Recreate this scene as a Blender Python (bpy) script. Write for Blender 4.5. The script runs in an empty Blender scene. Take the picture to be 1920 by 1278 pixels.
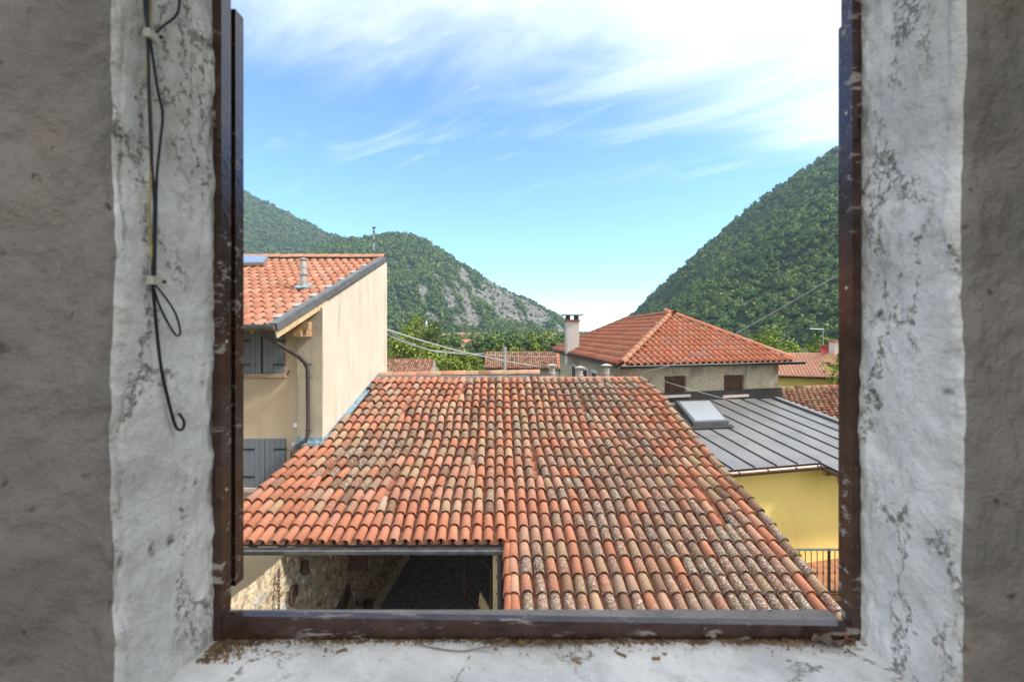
import bpy, math, random
import numpy as np
from mathutils import Vector, Matrix, noise
random.seed(7)
np.random.seed(7)
R = math.radians
sc = bpy.context.scene
COL = sc.collection
LIFT = 7.0            # everything is modelled relative to the eye; the ground of the yard ends up at z = 0
F = 900.0             # focal length in photo pixels (photo 1920 wide)

# ------------------------------------------------------------------ camera
cam_d = bpy.data.cameras.new('camera')
cam = bpy.data.objects.new('camera', cam_d); COL.objects.link(cam)
cam_d.sensor_width = 36.0
cam_d.lens = F / 1920 * 36
cam_d.shift_y = -19 / 1920
cam_d.clip_start = 0.02; cam_d.clip_end = 20000
cam_d.dof.use_dof = True; cam_d.dof.focus_distance = 13.0; cam_d.dof.aperture_fstop = 5.6
cam.location = (0, 0, LIFT); cam.rotation_euler = (R(90), 0, 0)
sc.camera = cam

# ------------------------------------------------------------------ sky and sun
SUN = Vector((0.74, -0.16, 0.74)).normalized()
elev = math.asin(SUN.z); azim = math.atan2(SUN.x, SUN.y)
w = bpy.data.worlds.new('World'); sc.world = w; w.use_nodes = True
nt = w.node_tree; N = nt.nodes; Lk = nt.links
N.clear()
def nd(t, **k):
    n = N.new(t)
    for a, b in k.items(): setattr(n, a, b)
    return n
def mth(op, a, b=None, c=None, clamp=False):
    n = nd('ShaderNodeMath', operation=op); n.use_clamp = clamp
    for i, v in enumerate((a, b, c)):
        if v is None: continue
        if isinstance(v, (int, float)): n.inputs[i].default_value = v
        else: Lk.new(v, n.inputs[i])
    return n.outputs[0]
sky = nd('ShaderNodeTexSky', sky_type='NISHITA')
sky.sun_disc = False; sky.sun_elevation = elev; sky.sun_rotation = azim
sky.air_density = 0.85; sky.dust_density = 0.0; sky.ozone_density = 3.0; sky.altitude = 900
tc = nd('ShaderNodeTexCoord')
sp = nd('ShaderNodeSeparateXYZ'); Lk.new(tc.outputs['Generated'], sp.inputs[0])
zz = mth('MAXIMUM', sp.outputs[2], 0.04)
px_ = mth('DIVIDE', sp.outputs[0], zz); py_ = mth('DIVIDE', sp.outputs[1], zz)
cb = nd('ShaderNodeCombineXYZ'); Lk.new(px_, cb.inputs[0]); Lk.new(py_, cb.inputs[1])
def wnoise(scale, detail, rot, sc3, rough=0.55, dist=0.0):
    mp = nd('ShaderNodeMapping', vector_type='TEXTURE'); mp.inputs['Rotation'].default_value = (0, 0, rot); mp.inputs['Scale'].default_value = sc3
    Lk.new(cb.outputs[0], mp.inputs[0])
    n = nd('ShaderNodeTexNoise'); n.inputs['Scale'].default_value = scale; n.inputs['Detail'].default_value = detail
    n.inputs['Roughness'].default_value = rough; n.inputs['Distortion'].default_value = dist
    Lk.new(mp.outputs[0], n.inputs['Vector']); return n.outputs[0]
n1 = wnoise(1.3, 6, R(-38), (1.6, 0.65, 1), 0.6, 0.6)
n2 = wnoise(2.4, 7, R(-42), (2.0, 0.55, 1), 0.58, 0.7)
# a thin cloud bank overhead with a ragged edge, clear sky beyond it
edge = mth('SUBTRACT', py_, mth('MULTIPLY', px_, 0.42))
edge = mth('ADD', edge, mth('MULTIPLY', mth('SUBTRACT', n1, 0.5), 2.0))
bank = nd('ShaderNodeMapRange', interpolation_type='SMOOTHSTEP')
Lk.new(edge, bank.inputs[0])
for i, v in ((1, 2.45), (2, 0.75), (3, 0.0), (4, 1.0)): bank.inputs[i].default_value = v
wisp = nd('ShaderNodeMapRange', interpolation_type='SMOOTHSTEP')
Lk.new(mth('ADD', mth('MULTIPLY', n2, 0.75), mth('MULTIPLY', n1, 0.25)), wisp.inputs[0])
for i, v in ((1, 0.50), (2, 0.74), (3, 0.0), (4, 0.40)): wisp.inputs[i].default_value = v
near = nd('ShaderNodeMapRange'); Lk.new(py_, near.inputs[0])
for i, v in ((1, 4.2), (2, 2.2), (3, 0.0), (4, 1.0)): near.inputs[i].default_value = v
cl = mth('MAXIMUM', mth('MULTIPLY', bank.outputs[0], 0.93), mth('MULTIPLY', wisp.outputs[0], near.outputs[0]))
mix = nd('ShaderNodeMix', data_type='RGBA'); Lk.new(cl, mix.inputs[0])
tint = nd('ShaderNodeMix', data_type='RGBA', blend_type='MULTIPLY'); tint.inputs[0].default_value = 1
Lk.new(sky.outputs[0], tint.inputs[6]); tint.inputs[7].default_value = (0.79, 0.94, 1.07, 1)
Lk.new(tint.outputs[2], mix.inputs[6]); mix.inputs[7].default_value = (4.0, 4.2, 4.4, 1)
bg = nd('ShaderNodeBackground'); bg.inputs[1].default_value = 0.14
Lk.new(mix.outputs[2], bg.inputs[0])
wo = nd('ShaderNodeOutputWorld'); Lk.new(bg.outputs[0], wo.inputs[0])

sun_d = bpy.data.lights.new('sun', 'SUN'); sun_d.energy = 2.4; sun_d.angle = R(8); sun_d.color = (1.0, 0.95, 0.86)
sun = bpy.data.objects.new('sun', sun_d); COL.objects.link(sun)
sun.location = (60, 0, 80); sun.rotation_euler = SUN.to_track_quat('Z', 'Y').to_euler()
sc.view_settings.view_transform = 'Standard'; sc.view_settings.look = 'None'
sc.view_settings.exposure = 1.40; sc.view_settings.gamma = 1.0
sc.view_settings.use_curve_mapping = False
sc.cycles.use_denoising = True
sc.cycles.max_bounces = 6; sc.cycles.diffuse_bounces = 4; sc.cycles.volume_bounces = 0
sc.cycles.sample_clamp_indirect = 6

# ------------------------------------------------------------------ helpers
def P(x, y, Y):
    """world point (relative to the eye) seen at photo pixel x,y at depth Y"""
    return Vector(((x - 960) / F * Y, Y, (620 - y) / F * Y))
def on_plane(x, y, p0, n):
    d = Vector(((x - 960) / F, 1, (620 - y) / F))
    return d * (p0.dot(n) / d.dot(n))

class MB:
    def __init__(s): s.v = []; s.f = []; s.c = []
    def add(s, vs, fs, col=None):
        o = len(s.v); s.v += [tuple(p) for p in vs]; s.f += [tuple(i + o for i in f) for f in fs]
        if col is not None: s.c += [col] * len(vs)
        return s
    def box(s, a, b):
        x0, y0, z0 = a; x1, y1, z1 = b
        return s.hexa([(x0,y0,z0),(x1,y0,z0),(x1,y1,z0),(x0,y1,z0),(x0,y0,z1),(x1,y0,z1),(x1,y1,z1),(x0,y1,z1)])
    def hexa(s, p):
        return s.add(p, [(0,3,2,1),(4,5,6,7),(0,1,5,4),(1,2,6,5),(2,3,7,6),(3,0,4,7)])
    def obox(s, c, ax, ay, az):
        c = Vector(c); ax, ay, az = Vector(ax), Vector(ay), Vector(az)
        return s.hexa([c-ax-ay-az, c+ax-ay-az, c+ax+ay-az, c-ax+ay-az, c-ax-ay+az, c+ax-ay+az, c+ax+ay+az, c-ax+ay+az])
    def slab(s, poly, off):
        off = Vector(off); n = len(poly); a = [Vector(p) for p in poly]
        return s.add(a + [p + off for p in a], [tuple(range(n))[::-1], tuple(range(n, 2*n))] + [(i, (i+1) % n, n+(i+1) % n, n+i) for i in range(n)])
    def tube(s, pts, r, n=8, cap=True):
        pts = [Vector(p) for p in pts]; rs = r if isinstance(r, (list, tuple)) else [r] * len(pts)
        vs = []; up = None
        for i, p in enumerate(pts):
            t = (pts[min(i+1, len(pts)-1)] - pts[max(i-1, 0)]).normalized()
            if up is None:
                up = Vector((0,0,1)) if abs(t.z) < 0.9 else Vector((1,0,0))
            a = t.cross(up).normalized(); b = a.cross(t).normalized(); up = b
            vs += [p + (a * math.cos(2*math.pi*k/n) + b * math.sin(2*math.pi*k/n)) * rs[i] for k in range(n)]
        fs = [(i*n+k, i*n+(k+1) % n, (i+1)*n+(k+1) % n, (i+1)*n+k) for i in range(len(pts)-1) for k in range(n)]
        if cap: fs += [tuple(range(n))[::-1], tuple(range((len(pts)-1)*n, len(pts)*n))]
        return s.add(vs, fs)
    def lathe(s, c, prof, n=16, axis=None):
        c = Vector(c); vs = []
        for (r, z) in prof: vs += [c + Vector((r*math.cos(2*math.pi*k/n), r*math.sin(2*math.pi*k/n), z)) for k in range(n)]
        m = len(prof)
        fs = [(i*n+k, i*n+(k+1) % n, (i+1)*n+(k+1) % n, (i+1)*n+k) for i in range(m-1) for k in range(n)]
        fs += [tuple(range(n))[::-1], tuple(range((m-1)*n, m*n))]
        return s.add(vs, fs)
    def mesh(s, name, smooth=False):
        me = bpy.data.meshes.new(name); me.from_pydata(s.v, [], s.f)
        if s.c:
            at = me.color_attributes.new('Col', 'FLOAT_COLOR', 'POINT')
            at.data.foreach_set('color', np.array(s.c, dtype=np.float32).ravel())
        if smooth: me.polygons.foreach_set('use_smooth', [True] * len(me.polygons))
        me.update(); return me

def thing(name, label, cat, loc=(0,0,0), group=None):
    o = bpy.data.objects.new(name, None); COL.objects.link(o); o.location = loc; o.empty_display_size = 0.2
    o['label'] = label; o['category'] = cat
    if group: o['group'] = group
    return o
def put(name, me, mat, parent=None, label=None, cat=None, group=None, kind=None):
    if isinstance(me, MB): me = me.mesh(name)
    o = bpy.data.objects.new(name, me); COL.objects.link(o)
    if mat and not len(me.materials): me.materials.append(mat)
    if parent:
        o.parent = parent
        if parent.type == 'EMPTY': o.matrix_parent_inverse = Matrix.Translation(-parent.location)
    for k, v in (('label', label), ('category', cat), ('group', group), ('kind', kind)):
        if v: o[k] = v
    return o
def inst(name, me, M, parent, color=None):
    o = bpy.data.objects.new(name, me); COL.objects.link(o); o.parent = parent
    if parent.type == 'EMPTY': o.matrix_parent_inverse = Matrix.Translation(-parent.location)
    o.matrix_basis = M
    if color: o.color = color
    return o

# ------------------------------------------------------------------ materials
def new_mat(name):
    m = bpy.data.materials.new(name); m.use_nodes = True; t = m.node_tree; t.nodes.clear()
    return m, t
class G:
    """small node helper"""
    def __init__(s, t): s.t = t
    def n(s, ty, **k):
        x = s.t.nodes.new(ty)
        for a, b in k.items(): setattr(x, a, b)
        return x
    def set(s, sock, v):
        if v is None: return
        if isinstance(v, bpy.types.NodeSocket): s.t.links.new(v, sock)
        elif isinstance(v, (tuple, list)) and len(v) == 3 and sock.type == 'RGBA': sock.default_value = (*v, 1)
        else: sock.default_value = v
    def pos(s): return s.n('ShaderNodeNewGeometry').outputs['Position']
    def noise(s, vec, scale, detail=4, rough=0.55, dist=0, sc3=None):
        if sc3:
            mp = s.n('ShaderNodeMapping'); s.set(mp.inputs[0], vec); mp.inputs['Scale'].default_value = sc3; vec = mp.outputs[0]
        x = s.n('ShaderNodeTexNoise'); s.set(x.inputs['Vector'], vec); x.inputs['Scale'].default_value = scale
        x.inputs['Detail'].default_value = detail; x.inputs['Roughness'].default_value = rough; x.inputs['Distortion'].default_value = dist
        return x.outputs[0]
    def vor(s, vec, scale, feat='F1', out=0):
        x = s.n('ShaderNodeTexVoronoi', feature=feat); s.set(x.inputs['Vector'], vec); x.inputs['Scale'].default_value = scale
        return x.outputs[out]
    def ramp(s, fac, a, b, lo=0.0, hi=1.0, smooth=True):
        x = s.n('ShaderNodeMapRange', interpolation_type='SMOOTHSTEP' if smooth else 'LINEAR'); s.set(x.inputs[0], fac)
        for i, v in ((1, a), (2, b), (3, lo), (4, hi)): s.set(x.inputs[i], v)
        return x.outputs[0]
    def mix(s, f, a, b, mode='MIX'):
        x = s.n('ShaderNodeMix', data_type='RGBA', blend_type=mode); s.set(x.inputs[0], f); s.set(x.inputs[6], a); s.set(x.inputs[7], b)
        return x.outputs[2]
    def m(s, op, a, b=None, clamp=False):
        x = s.n('ShaderNodeMath', operation=op); x.use_clamp = clamp; s.set(x.inputs[0], a)
        if b is not None: s.set(x.inputs[1], b)
        return x.outputs[0]
    def bump(s, h, strength, dist):
        x = s.n('ShaderNodeBump'); s.set(x.inputs['Height'], h); x.inputs['Strength'].default_value = strength; x.inputs['Distance'].default_value = dist
        return x.outputs[0]
    def out(s, color, rough=0.8, normal=None, metallic=0.0, spec=0.4, **kw):
        b = s.n('ShaderNodeBsdfPrincipled'); s.set(b.inputs['Base Color'], color); s.set(b.inputs['Roughness'], rough)
        s.set(b.inputs['Metallic'], metallic); s.set(b.inputs['Specular IOR Level'], spec)
        if normal is not None: s.set(b.inputs['Normal'], normal)
        for k, v in kw.items(): s.set(b.inputs[k], v)
        o = s.n('ShaderNodeOutputMaterial'); s.t.links.new(b.outputs[0], o.inputs[0]); return b

def surf(name, base, rough=0.8, var=0.2, scale=4.0, bump=0.2, bdist=0.01, bscale=None, stain=None, metallic=0.0, spec=0.4, stretch=None):
    """general weathered surface: tone variation, optional stain colour, fine relief"""
    m, t = new_mat(name); g = G(t); p = g.pos()
    a = g.noise(p, scale, 5, 0.6, 0.3, stretch)
    c = g.mix(g.ramp(a, 0.3, 0.7), tuple(x * (1 - var) for x in base), tuple(min(1, x * (1 + var)) for x in base))
    if stain:
        col, lo, hi, ssc = stain[:4]; st3 = stain[4] if len(stain) > 4 else None
        k = g.noise(p, ssc, 6, 0.65, 0.5, st3)
        c = g.mix(g.ramp(k, lo, hi), c, col)
    h = g.noise(p, bscale or scale * 8, 5, 0.6)
    g.out(c, rough, g.bump(h, bump, bdist) if bump else None, metallic, spec)
    return m

def tile_mat(name, use_attr):
    """fired clay; colour and lichen amount (alpha) come from each tile"""
    m, t = new_mat(name); g = G(t); p = g.pos()
    if use_attr:
        a = g.n('ShaderNodeAttribute', attribute_name='Col'); col, al = a.outputs['Color'], a.outputs['Alpha']
    else:
        a = g.n('ShaderNodeObjectInfo'); col, al = a.outputs['Color'], a.outputs['Alpha']
    fine = g.noise(p, 38, 5, 0.65)
    c = g.mix(g.ramp(fine, 0.25, 0.75), g.mix(1.0, col, (0.74, 0.72, 0.70), 'MULTIPLY'), g.mix(1.0, col, (1.18, 1.16, 1.14), 'MULTIPLY'))
    # brown-black algae speckle
    k = g.noise(p, 48, 5, 0.74, 0.4)
    th = g.m('SUBTRACT', 0.785, g.m('MULTIPLY', al, 0.36))
    dk = g.ramp(k, th, g.m('ADD', th, 0.07))
    c = g.mix(g.m('MULTIPLY', dk, 0.80), c, (0.075, 0.055, 0.038))
    wash = g.m('MULTIPLY', g.ramp(g.noise(p, 5, 5, 0.65), 0.35, 0.65, 0.10, 0.46), g.m('ADD', g.m('MULTIPLY', al, 0.85), 0.12))
    c = g.mix(wash, c, (0.19, 0.115, 0.075))
    # pale lichen crusts
    k2 = g.noise(p, 28, 6, 0.72, 0.7)
    th2 = g.m('SUBTRACT', 0.79, g.m('MULTIPLY', al, 0.27))
    wh = g.ramp(k2, th2, g.m('ADD', th2, 0.04))
    c = g.mix(g.m('MULTIPLY', wh, 0.85), c, g.mix(g.ramp(fine, 0.4, 0.6), (0.28, 0.25, 0.19), (0.55, 0.51, 0.45)))
    # olive moss spots
    k3 = g.noise(p, 11, 5, 0.6, 0.2)
    th3 = g.m('SUBTRACT', 0.86, g.m('MULTIPLY', al, 0.19))
    c = g.mix(g.m('MULTIPLY', g.ramp(k3, th3, g.m('ADD', th3, 0.03)), 0.8), c, (0.085, 0.08, 0.03))
    g.out(c, 0.88, g.bump(g.noise(p, 38, 3, 0.65), 0.4, 0.006), 0, 0.25)
    return m

M = {}
M['tile'] = tile_mat('clay_tile', False)
M['tile_j'] = tile_mat('clay_tile_field', True)
M['deck'] = surf('roof_boards', (0.10, 0.07, 0.05), 0.9, 0.3, 3)
M['cream'] = surf('cream_render', (0.49, 0.435, 0.35), 0.9, 0.06, 1.2, 0.25, 0.004, 60, ((0.27, 0.24, 0.19), 0.48, 0.80, 5.0, (1.6, 1.6, 0.07)))
M['cream2'] = surf('peach_render', (0.50, 0.375, 0.245), 0.9, 0.08, 1.0, 0.25, 0.004, 60, ((0.40, 0.30, 0.20), 0.52, 0.85, 2.6, (1.4, 1.4, 0.14)))
M['cream3'] = surf('stained_render', (0.42, 0.35, 0.26), 0.9, 0.12, 1.5, 0.25, 0.004, 60, ((0.2, 0.18, 0.15), 0.55, 0.85, 3, (1, 1, 0.12)))
M['yellow'] = surf('yellow_render', (0.86, 0.655, 0.21), 0.9, 0.05, 0.9, 0.2, 0.003, 70, ((0.76, 0.55, 0.17), 0.5, 0.85, 1.6, (1, 1, .4)))
M['yellow2'] = surf('ochre_render', (0.70, 0.52, 0.16), 0.9, 0.08, 0.5, 0)
M['rough'] = surf('roughcast_render', (0.47, 0.40, 0.28), 0.95, 0.2, 14, 0.9, 0.02, 45, ((0.17, 0.155, 0.12), 0.48, 0.72, 1.1, (1, 1, 0.7)))
M['rough2'] = surf('streaked_render', (0.48, 0.39, 0.25), 0.95, 0.12, 3, 0.4, 0.01, 40, ((0.30, 0.24, 0.16), 0.5, 0.75, 2, (1, 1, 0.1)))
M['grey_r'] = surf('grey_render', (0.32, 0.29, 0.24), 0.95, 0.15, 1.5, 0.3, 0.01)
M['stone'] = surf('rubble_plaster', (0.44, 0.345, 0.225), 0.95, 0.45, 9, 1.0, 0.05, 16, ((0.14, 0.10, 0.07), 0.55, 0.7, 3))
M['metal_g'] = surf('zinc_gutter', (0.20, 0.19, 0.19), 0.45, 0.25, 5, 0.1, 0.003, None, ((0.30, 0.22, 0.17), 0.6, 0.75, 9, (1, 1, 1)), 0.7)
M['metal_d'] = surf('dark_pipe_paint', (0.060, 0.050, 0.048), 0.45, 0.2, 6, 0.05, 0.002, None, ((0.14, 0.09, 0.06), 0.62, 0.8, 12))
M['flash'] = surf('lead_flashing', (0.30, 0.40, 0.46), 0.5, 0.35, 12, 0.3, 0.004, None, ((0.10, 0.12, 0.14), 0.5, 0.7, 16), 0.4)
M['strip'] = surf('grey_verge_metal', (0.16, 0.165, 0.17), 0.5, 0.2, 5, 0.05, 0.003, None, ((0.30, 0.30, 0.29), 0.64, 0.72, 25, (3, 3, 0.4)), 0.5)
M['seam'] = surf('standing_seam_metal', (0.20, 0.195, 0.195), 0.40, 0.14, 1.3, 0.06, 0.006, 4, ((0.235, 0.225, 0.215), 0.45, 0.8, 0.9), 0.25)
M['seam_d'] = surf('dark_seam_metal', (0.055, 0.05, 0.047), 0.45, 0.15, 5, 0, metallic=0.4)  # dark metal for the seams, wall upstand and apron
M['gut_b'] = surf('brown_gutter', (0.085, 0.045, 0.03), 0.4, 0.15, 5, 0, metallic=0.3)
M['gut_d'] = surf('black_gutter', (0.022, 0.026, 0.028), 0.35, 0.2, 5, 0, metallic=0.3)
M['shut'] = surf('grey_shutter_paint', (0.165, 0.17, 0.185), 0.6, 0.08, 6, 0.1, 0.002, 40)
M['iron'] = surf('black_iron', (0.02, 0.02, 0.021), 0.5, 0.2, 8, 0)
M['wood'] = surf('weathered_wood', (0.36, 0.22, 0.11), 0.8, 0.3, 5, 0.4, 0.006, 20, ((0.10, 0.06, 0.035), 0.55, 0.75, 4, (1, 6, 6)), stretch=(1, 5, 5))
M['wood_l'] = surf('pale_eave_board', (0.50, 0.38, 0.22), 0.8, 0.15, 5, 0.2, 0.003, 20)
M['wood_p'] = surf('pinkish_sill_stone', (0.42, 0.28, 0.19), 0.8, 0.15, 6, 0.2, 0.003)
M['sill'] = surf('pale_stone_sill', (0.50, 0.40, 0.34), 0.85, 0.1, 6, 0.2, 0.003)
M['shut_b'] = surf('peeling_brown_shutter', (0.085, 0.038, 0.022), 0.75, 0.3, 5, 0.3, 0.004, 20, ((0.34, 0.28, 0.22), 0.60, 0.68, 7, (4, 4, 0.7)))
M['white'] = surf('white_paint', (0.72, 0.70, 0.67), 0.8, 0.06, 4, 0.1, 0.002)
M['chim'] = surf('chimney_plaster', (0.56, 0.50, 0.44), 0.9, 0.1, 12, 0.5, 0.008, 50)
M['conc'] = surf('grey_concrete', (0.33, 0.31, 0.28), 0.9, 0.2, 8, 0.4, 0.006, 30, ((0.16, 0.15, 0.12), 0.55, 0.75, 9))
M['brick'] = surf('brick_band', (0.36, 0.12, 0.07), 0.85, 0.2, 9, 0.2, 0.004)
M['glass_s'] = surf('roller_blind_grey', (0.40, 0.43, 0.47), 0.35, 0.04, 3, 0, metallic=0.3)
M['glass_b'] = surf('skylight_glass', (0.35, 0.45, 0.55), 0.08, 0.05, 3, 0, metallic=0.6)
M['alu'] = surf('aluminium', (0.34, 0.36, 0.38), 0.35, 0.08, 4, 0, metallic=0.7)
M['steel'] = surf('vent_steel', (0.42, 0.37, 0.33), 0.5, 0.2, 9, 0.1, 0.003, None, ((0.25, 0.15, 0.1), 0.6, 0.75, 14), 0.5)
M['cable'] = surf('grey_cable', (0.36, 0.36, 0.37), 0.6, 0.1, 3, 0)
M['black'] = surf('black_sheath', (0.012, 0.012, 0.014), 0.4, 0.1, 30, 0)
M['wire_y'] = surf('yellowed_sheath', (0.40, 0.31, 0.12), 0.5, 0.2, 60, 0)
M['clip'] = surf('plastic_clip', (0.55, 0.50, 0.42), 0.5, 0.1, 60, 0)
M['red'] = surf('red_dish', (0.30, 0.04, 0.03), 0.5, 0.15, 4, 0)
M['floor_t'] = surf('terrace_tile', (0.33, 0.15, 0.08), 0.7, 0.25, 3, 0.1, 0.003)
M['yard'] = surf('wet_dark_paving', (0.15, 0.16, 0.185), 0.30, 0.5, 6, 0.9, 0.03, 14, None, 0, 0.5)
M['bark'] = surf('bark', (0.10, 0.075, 0.05), 0.95, 0.3, 8, 0.5, 0.02)
M['rubber'] = surf('dark_cloth', (0.02, 0.022, 0.022), 0.8, 0.3, 6, 0)
M['rust'] = surf('rusty_iron', (0.075, 0.04, 0.025), 0.75, 0.4, 14, 0.3, 0.003)
M['far_w'] = surf('far_wall', (0.55, 0.47, 0.38), 0.9, 0.1, 0.3, 0)
M['far_p'] = surf('far_pink_wall', (0.52, 0.33, 0.22), 0.9, 0.1, 0.3, 0)
M['far_r'] = surf('far_clay_roof', (0.40, 0.17, 0.10), 0.9, 0.15, 0.6, 0)
M['dark'] = surf('dark_window', (0.02, 0.02, 0.022), 0.3, 0.2, 3, 0)

def leaf_mat(name, c1, c2, c3, sc=0.5):
    m, t = new_mat(name); g = G(t); p = g.pos()
    a = g.n('ShaderNodeAttribute', attribute_name='Col')
    c = g.mix(g.ramp(g.noise(p, sc, 4), 0.35, 0.65), c1, c2)
    c = g.mix(g.ramp(a.outputs['Alpha'], 0.5, 0.95), c, c3)
    c = g.mix(1.0, c, a.outputs['Color'], 'MULTIPLY')
    b = g.out(c, 0.75, None, 0, 0.25)
    return m
M['leaf'] = leaf_mat('broad_leaf', (0.10, 0.155, 0.022), (0.15, 0.21, 0.03), (0.25, 0.28, 0.05))
M['leaf_d'] = leaf_mat('dark_leaf', (0.045, 0.085, 0.022), (0.07, 0.115, 0.028), (0.115, 0.15, 0.04))
M['forest'] = leaf_mat('hill_forest', (0.056, 0.102, 0.017), (0.090, 0.138, 0.022), (0.19, 0.21, 0.036), 0.02)
def hill_mat():
    m, t = new_mat('hillside'); g = G(t); p = g.pos()
    a = g.n('ShaderNodeAttribute', attribute_name='Col')
    k = g.noise(p, 0.05, 8, 0.7, 0.4, (1, 1, 0.45))
    k = g.noise(p, 0.07, 9, 0.75, 0.6, (1, 1, 0.35)); k5 = g.noise(p, 0.22, 6, 0.75, 0.3, (1, 1, 0.4)); rock = g.mix(g.ramp(g.m('ADD', g.m('MULTIPLY', k, .55), g.m('MULTIPLY', k5, .45)), 0.38, 0.60), (0.045, 0.055, 0.035), (0.25, 0.235, 0.21))
    soil = g.mix(g.ramp(g.noise(p, 0.03, 6), 0.4, 0.6), (0.028, 0.045, 0.013), (0.065, 0.075, 0.025))
    c = g.mix(g.ramp(a.outputs['Alpha'], 0.35, 0.6), soil, rock)
    g.out(c, 0.95, g.bump(k, 1.0, 6.0), 0, 0.1); return m
M['hill'] = hill_mat()
def ground_mat():
    m, t = new_mat('ground'); g = G(t); p = g.pos()
    c = g.mix(g.ramp(g.noise(p, 0.02, 8, 0.6), 0.4, 0.6), (0.05, 0.075, 0.022), (0.11, 0.11, 0.045))
    g.out(c, 0.95, None, 0, 0.1); return m
M['ground'] = ground_mat()

def plaster_mat(name, base, grime, pits, crack=1.0, lo=0.47, plo=0.52):
    m, t = new_mat(name); g = G(t); p = g.pos()
    big = g.noise(p, 6, 6, 0.65, 0.3)
    c = g.mix(g.ramp(big, 0.32, 0.68), tuple(x * 0.66 for x in base), base)
    # warp, then network cracks stretched upwards
    wv = g.n('ShaderNodeTexNoise'); g.set(wv.inputs['Vector'], p); wv.inputs['Scale'].default_value = 14; wv.inputs['Detail'].default_value = 6; wv.inputs['Roughness'].default_value = .68
    ad = g.n('ShaderNodeVectorMath', operation='MULTIPLY_ADD'); g.set(ad.inputs[0], wv.outputs['Color']); ad.inputs[1].default_value = (.10, .10, .10); g.set(ad.inputs[2], p)
    mp_ = g.n('ShaderNodeMapping'); mp_.inputs['Scale'].default_value = (1.5, 1.5, 0.42); g.set(mp_.inputs[0], ad.outputs[0])
    ed = g.vor(mp_.outputs[0], 8.5, 'DISTANCE_TO_EDGE')
    sel = g.m('MULTIPLY', g.ramp(g.noise(p, 5.5, 3, 0.5, 0, (1, 1, 0.6)), lo, lo + 0.08), crack)
    seam = g.m('MULTIPLY', g.ramp(ed, 0.022, 0.004), sel)
    halo = g.m('MULTIPLY', g.ramp(ed, 0.16, 0.0), sel)
    # crumbly speckle, densest beside the cracks
    sn_ = g.noise(p, 95, 5, 0.72, 0.4)
    th = g.m('SUBTRACT', 0.665, g.m('MULTIPLY', halo, 0.17))
    spk = g.ramp(sn_, th, g.m('ADD', th, 0.06))
    mot = g.m('MULTIPLY', g.ramp(g.noise(p, 42, 6, 0.75, 0.6, (1, 1, .7)), 0.50, 0.66), g.ramp(g.noise(p, 8, 4, 0.6, 0.4, (1.4, 1.4, .45)), 0.44, 0.62))
    c = g.mix(g.m('MULTIPLY', mot, 0.55 * grime), c, (0.33, 0.29, 0.245))
    c = g.mix(g.m('MULTIPLY', spk, grime), c, (0.19, 0.16, 0.13))
    brk = g.ramp(g.noise(p, 75, 4, 0.7), 0.36, 0.58, 0.25, 1.0)
    c = g.mix(g.m('MULTIPLY', g.m('MULTIPLY', seam, brk), 0.75), c, (0.13, 0.11, 0.09))
    # irregular pits
    ad2 = g.n('ShaderNodeVectorMath', operation='MULTIPLY_ADD'); wv2 = g.n('ShaderNodeTexNoise'); g.set(wv2.inputs['Vector'], p); wv2.inputs['Scale'].default_value = 60; wv2.inputs['Detail'].default_value = 3
    g.set(ad2.inputs[0], wv2.outputs['Color']); ad2.inputs[1].default_value = (.03, .03, .02); g.set(ad2.inputs[2], p)
    pit = g.ramp(g.vor(ad2.outputs[0], 26), g.ramp(g.noise(p, 9, 2), 0.38, 0.7, 0.07, 0.34), 0.03)
    pz = g.m('MULTIPLY', pit, g.ramp(g.noise(p, 13, 3), plo, plo + 0.08))
    c = g.mix(g.m('MULTIPLY', pz, pits), c, (0.07, 0.055, 0.042))
    # rusty damp stains
    c = g.mix(g.m('MULTIPLY', g.ramp(g.noise(p, 7, 5, 0.65), 0.56, 0.78), 0.42), c, (0.42, 0.30, 0.19))
    h = g.m('ADD', g.noise(p, 24, 5, 0.62), g.m('MULTIPLY', g.noise(p, 95, 3, 0.7), 0.45))
    g.out(c, 0.92, g.bump(h, 1.0, 0.009), 0, 0.2); return m
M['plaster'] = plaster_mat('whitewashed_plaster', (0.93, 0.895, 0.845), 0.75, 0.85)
M['plaster_i'] = plaster_mat('grimy_shade_toned_plaster', (0.31, 0.278, 0.248), 0.9, 0.95, 0.6, 0.57, 0.42)  # base colour darkened to hold the room-side shade; mottling and pits are wear
def frame_mat():
    m, t = new_mat('brown_frame_paint'); g = G(t); p = g.pos()
    c = g.mix(g.ramp(g.noise(p, 30, 5), 0.35, 0.65), (0.040, 0.018, 0.013), (0.075, 0.036, 0.026))
    k = g.m('MULTIPLY', g.ramp(g.noise(p, 45, 6, 0.7, 0.4, (0.35, 1, 1.5)), 0.56, 0.62), g.ramp(g.noise(p, 7, 3), 0.42, 0.56))
    c = g.mix(g.m('MULTIPLY', k, 0.85), c, (0.42, 0.36, 0.31))
    g.out(c, g.ramp(k, 0, 1, 0.16, 0.8), g.bump(g.noise(p, 90, 4), 0.3, 0.002), 0, 0.5); return m
M['frame'] = frame_mat()
M['dirt'] = surf('dry_dirt', (0.24, 0.15, 0.07), 0.95, 0.5, 60, 0.4, 0.003, 200)
M['leafdry'] = surf('dry_leaf', (0.20, 0.14, 0.11), 0.7, 0.2, 60, 0.3, 0.001)
M['twig'] = surf('twig', (0.22, 0.19, 0.15), 0.8, 0.2, 90, 0)

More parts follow.
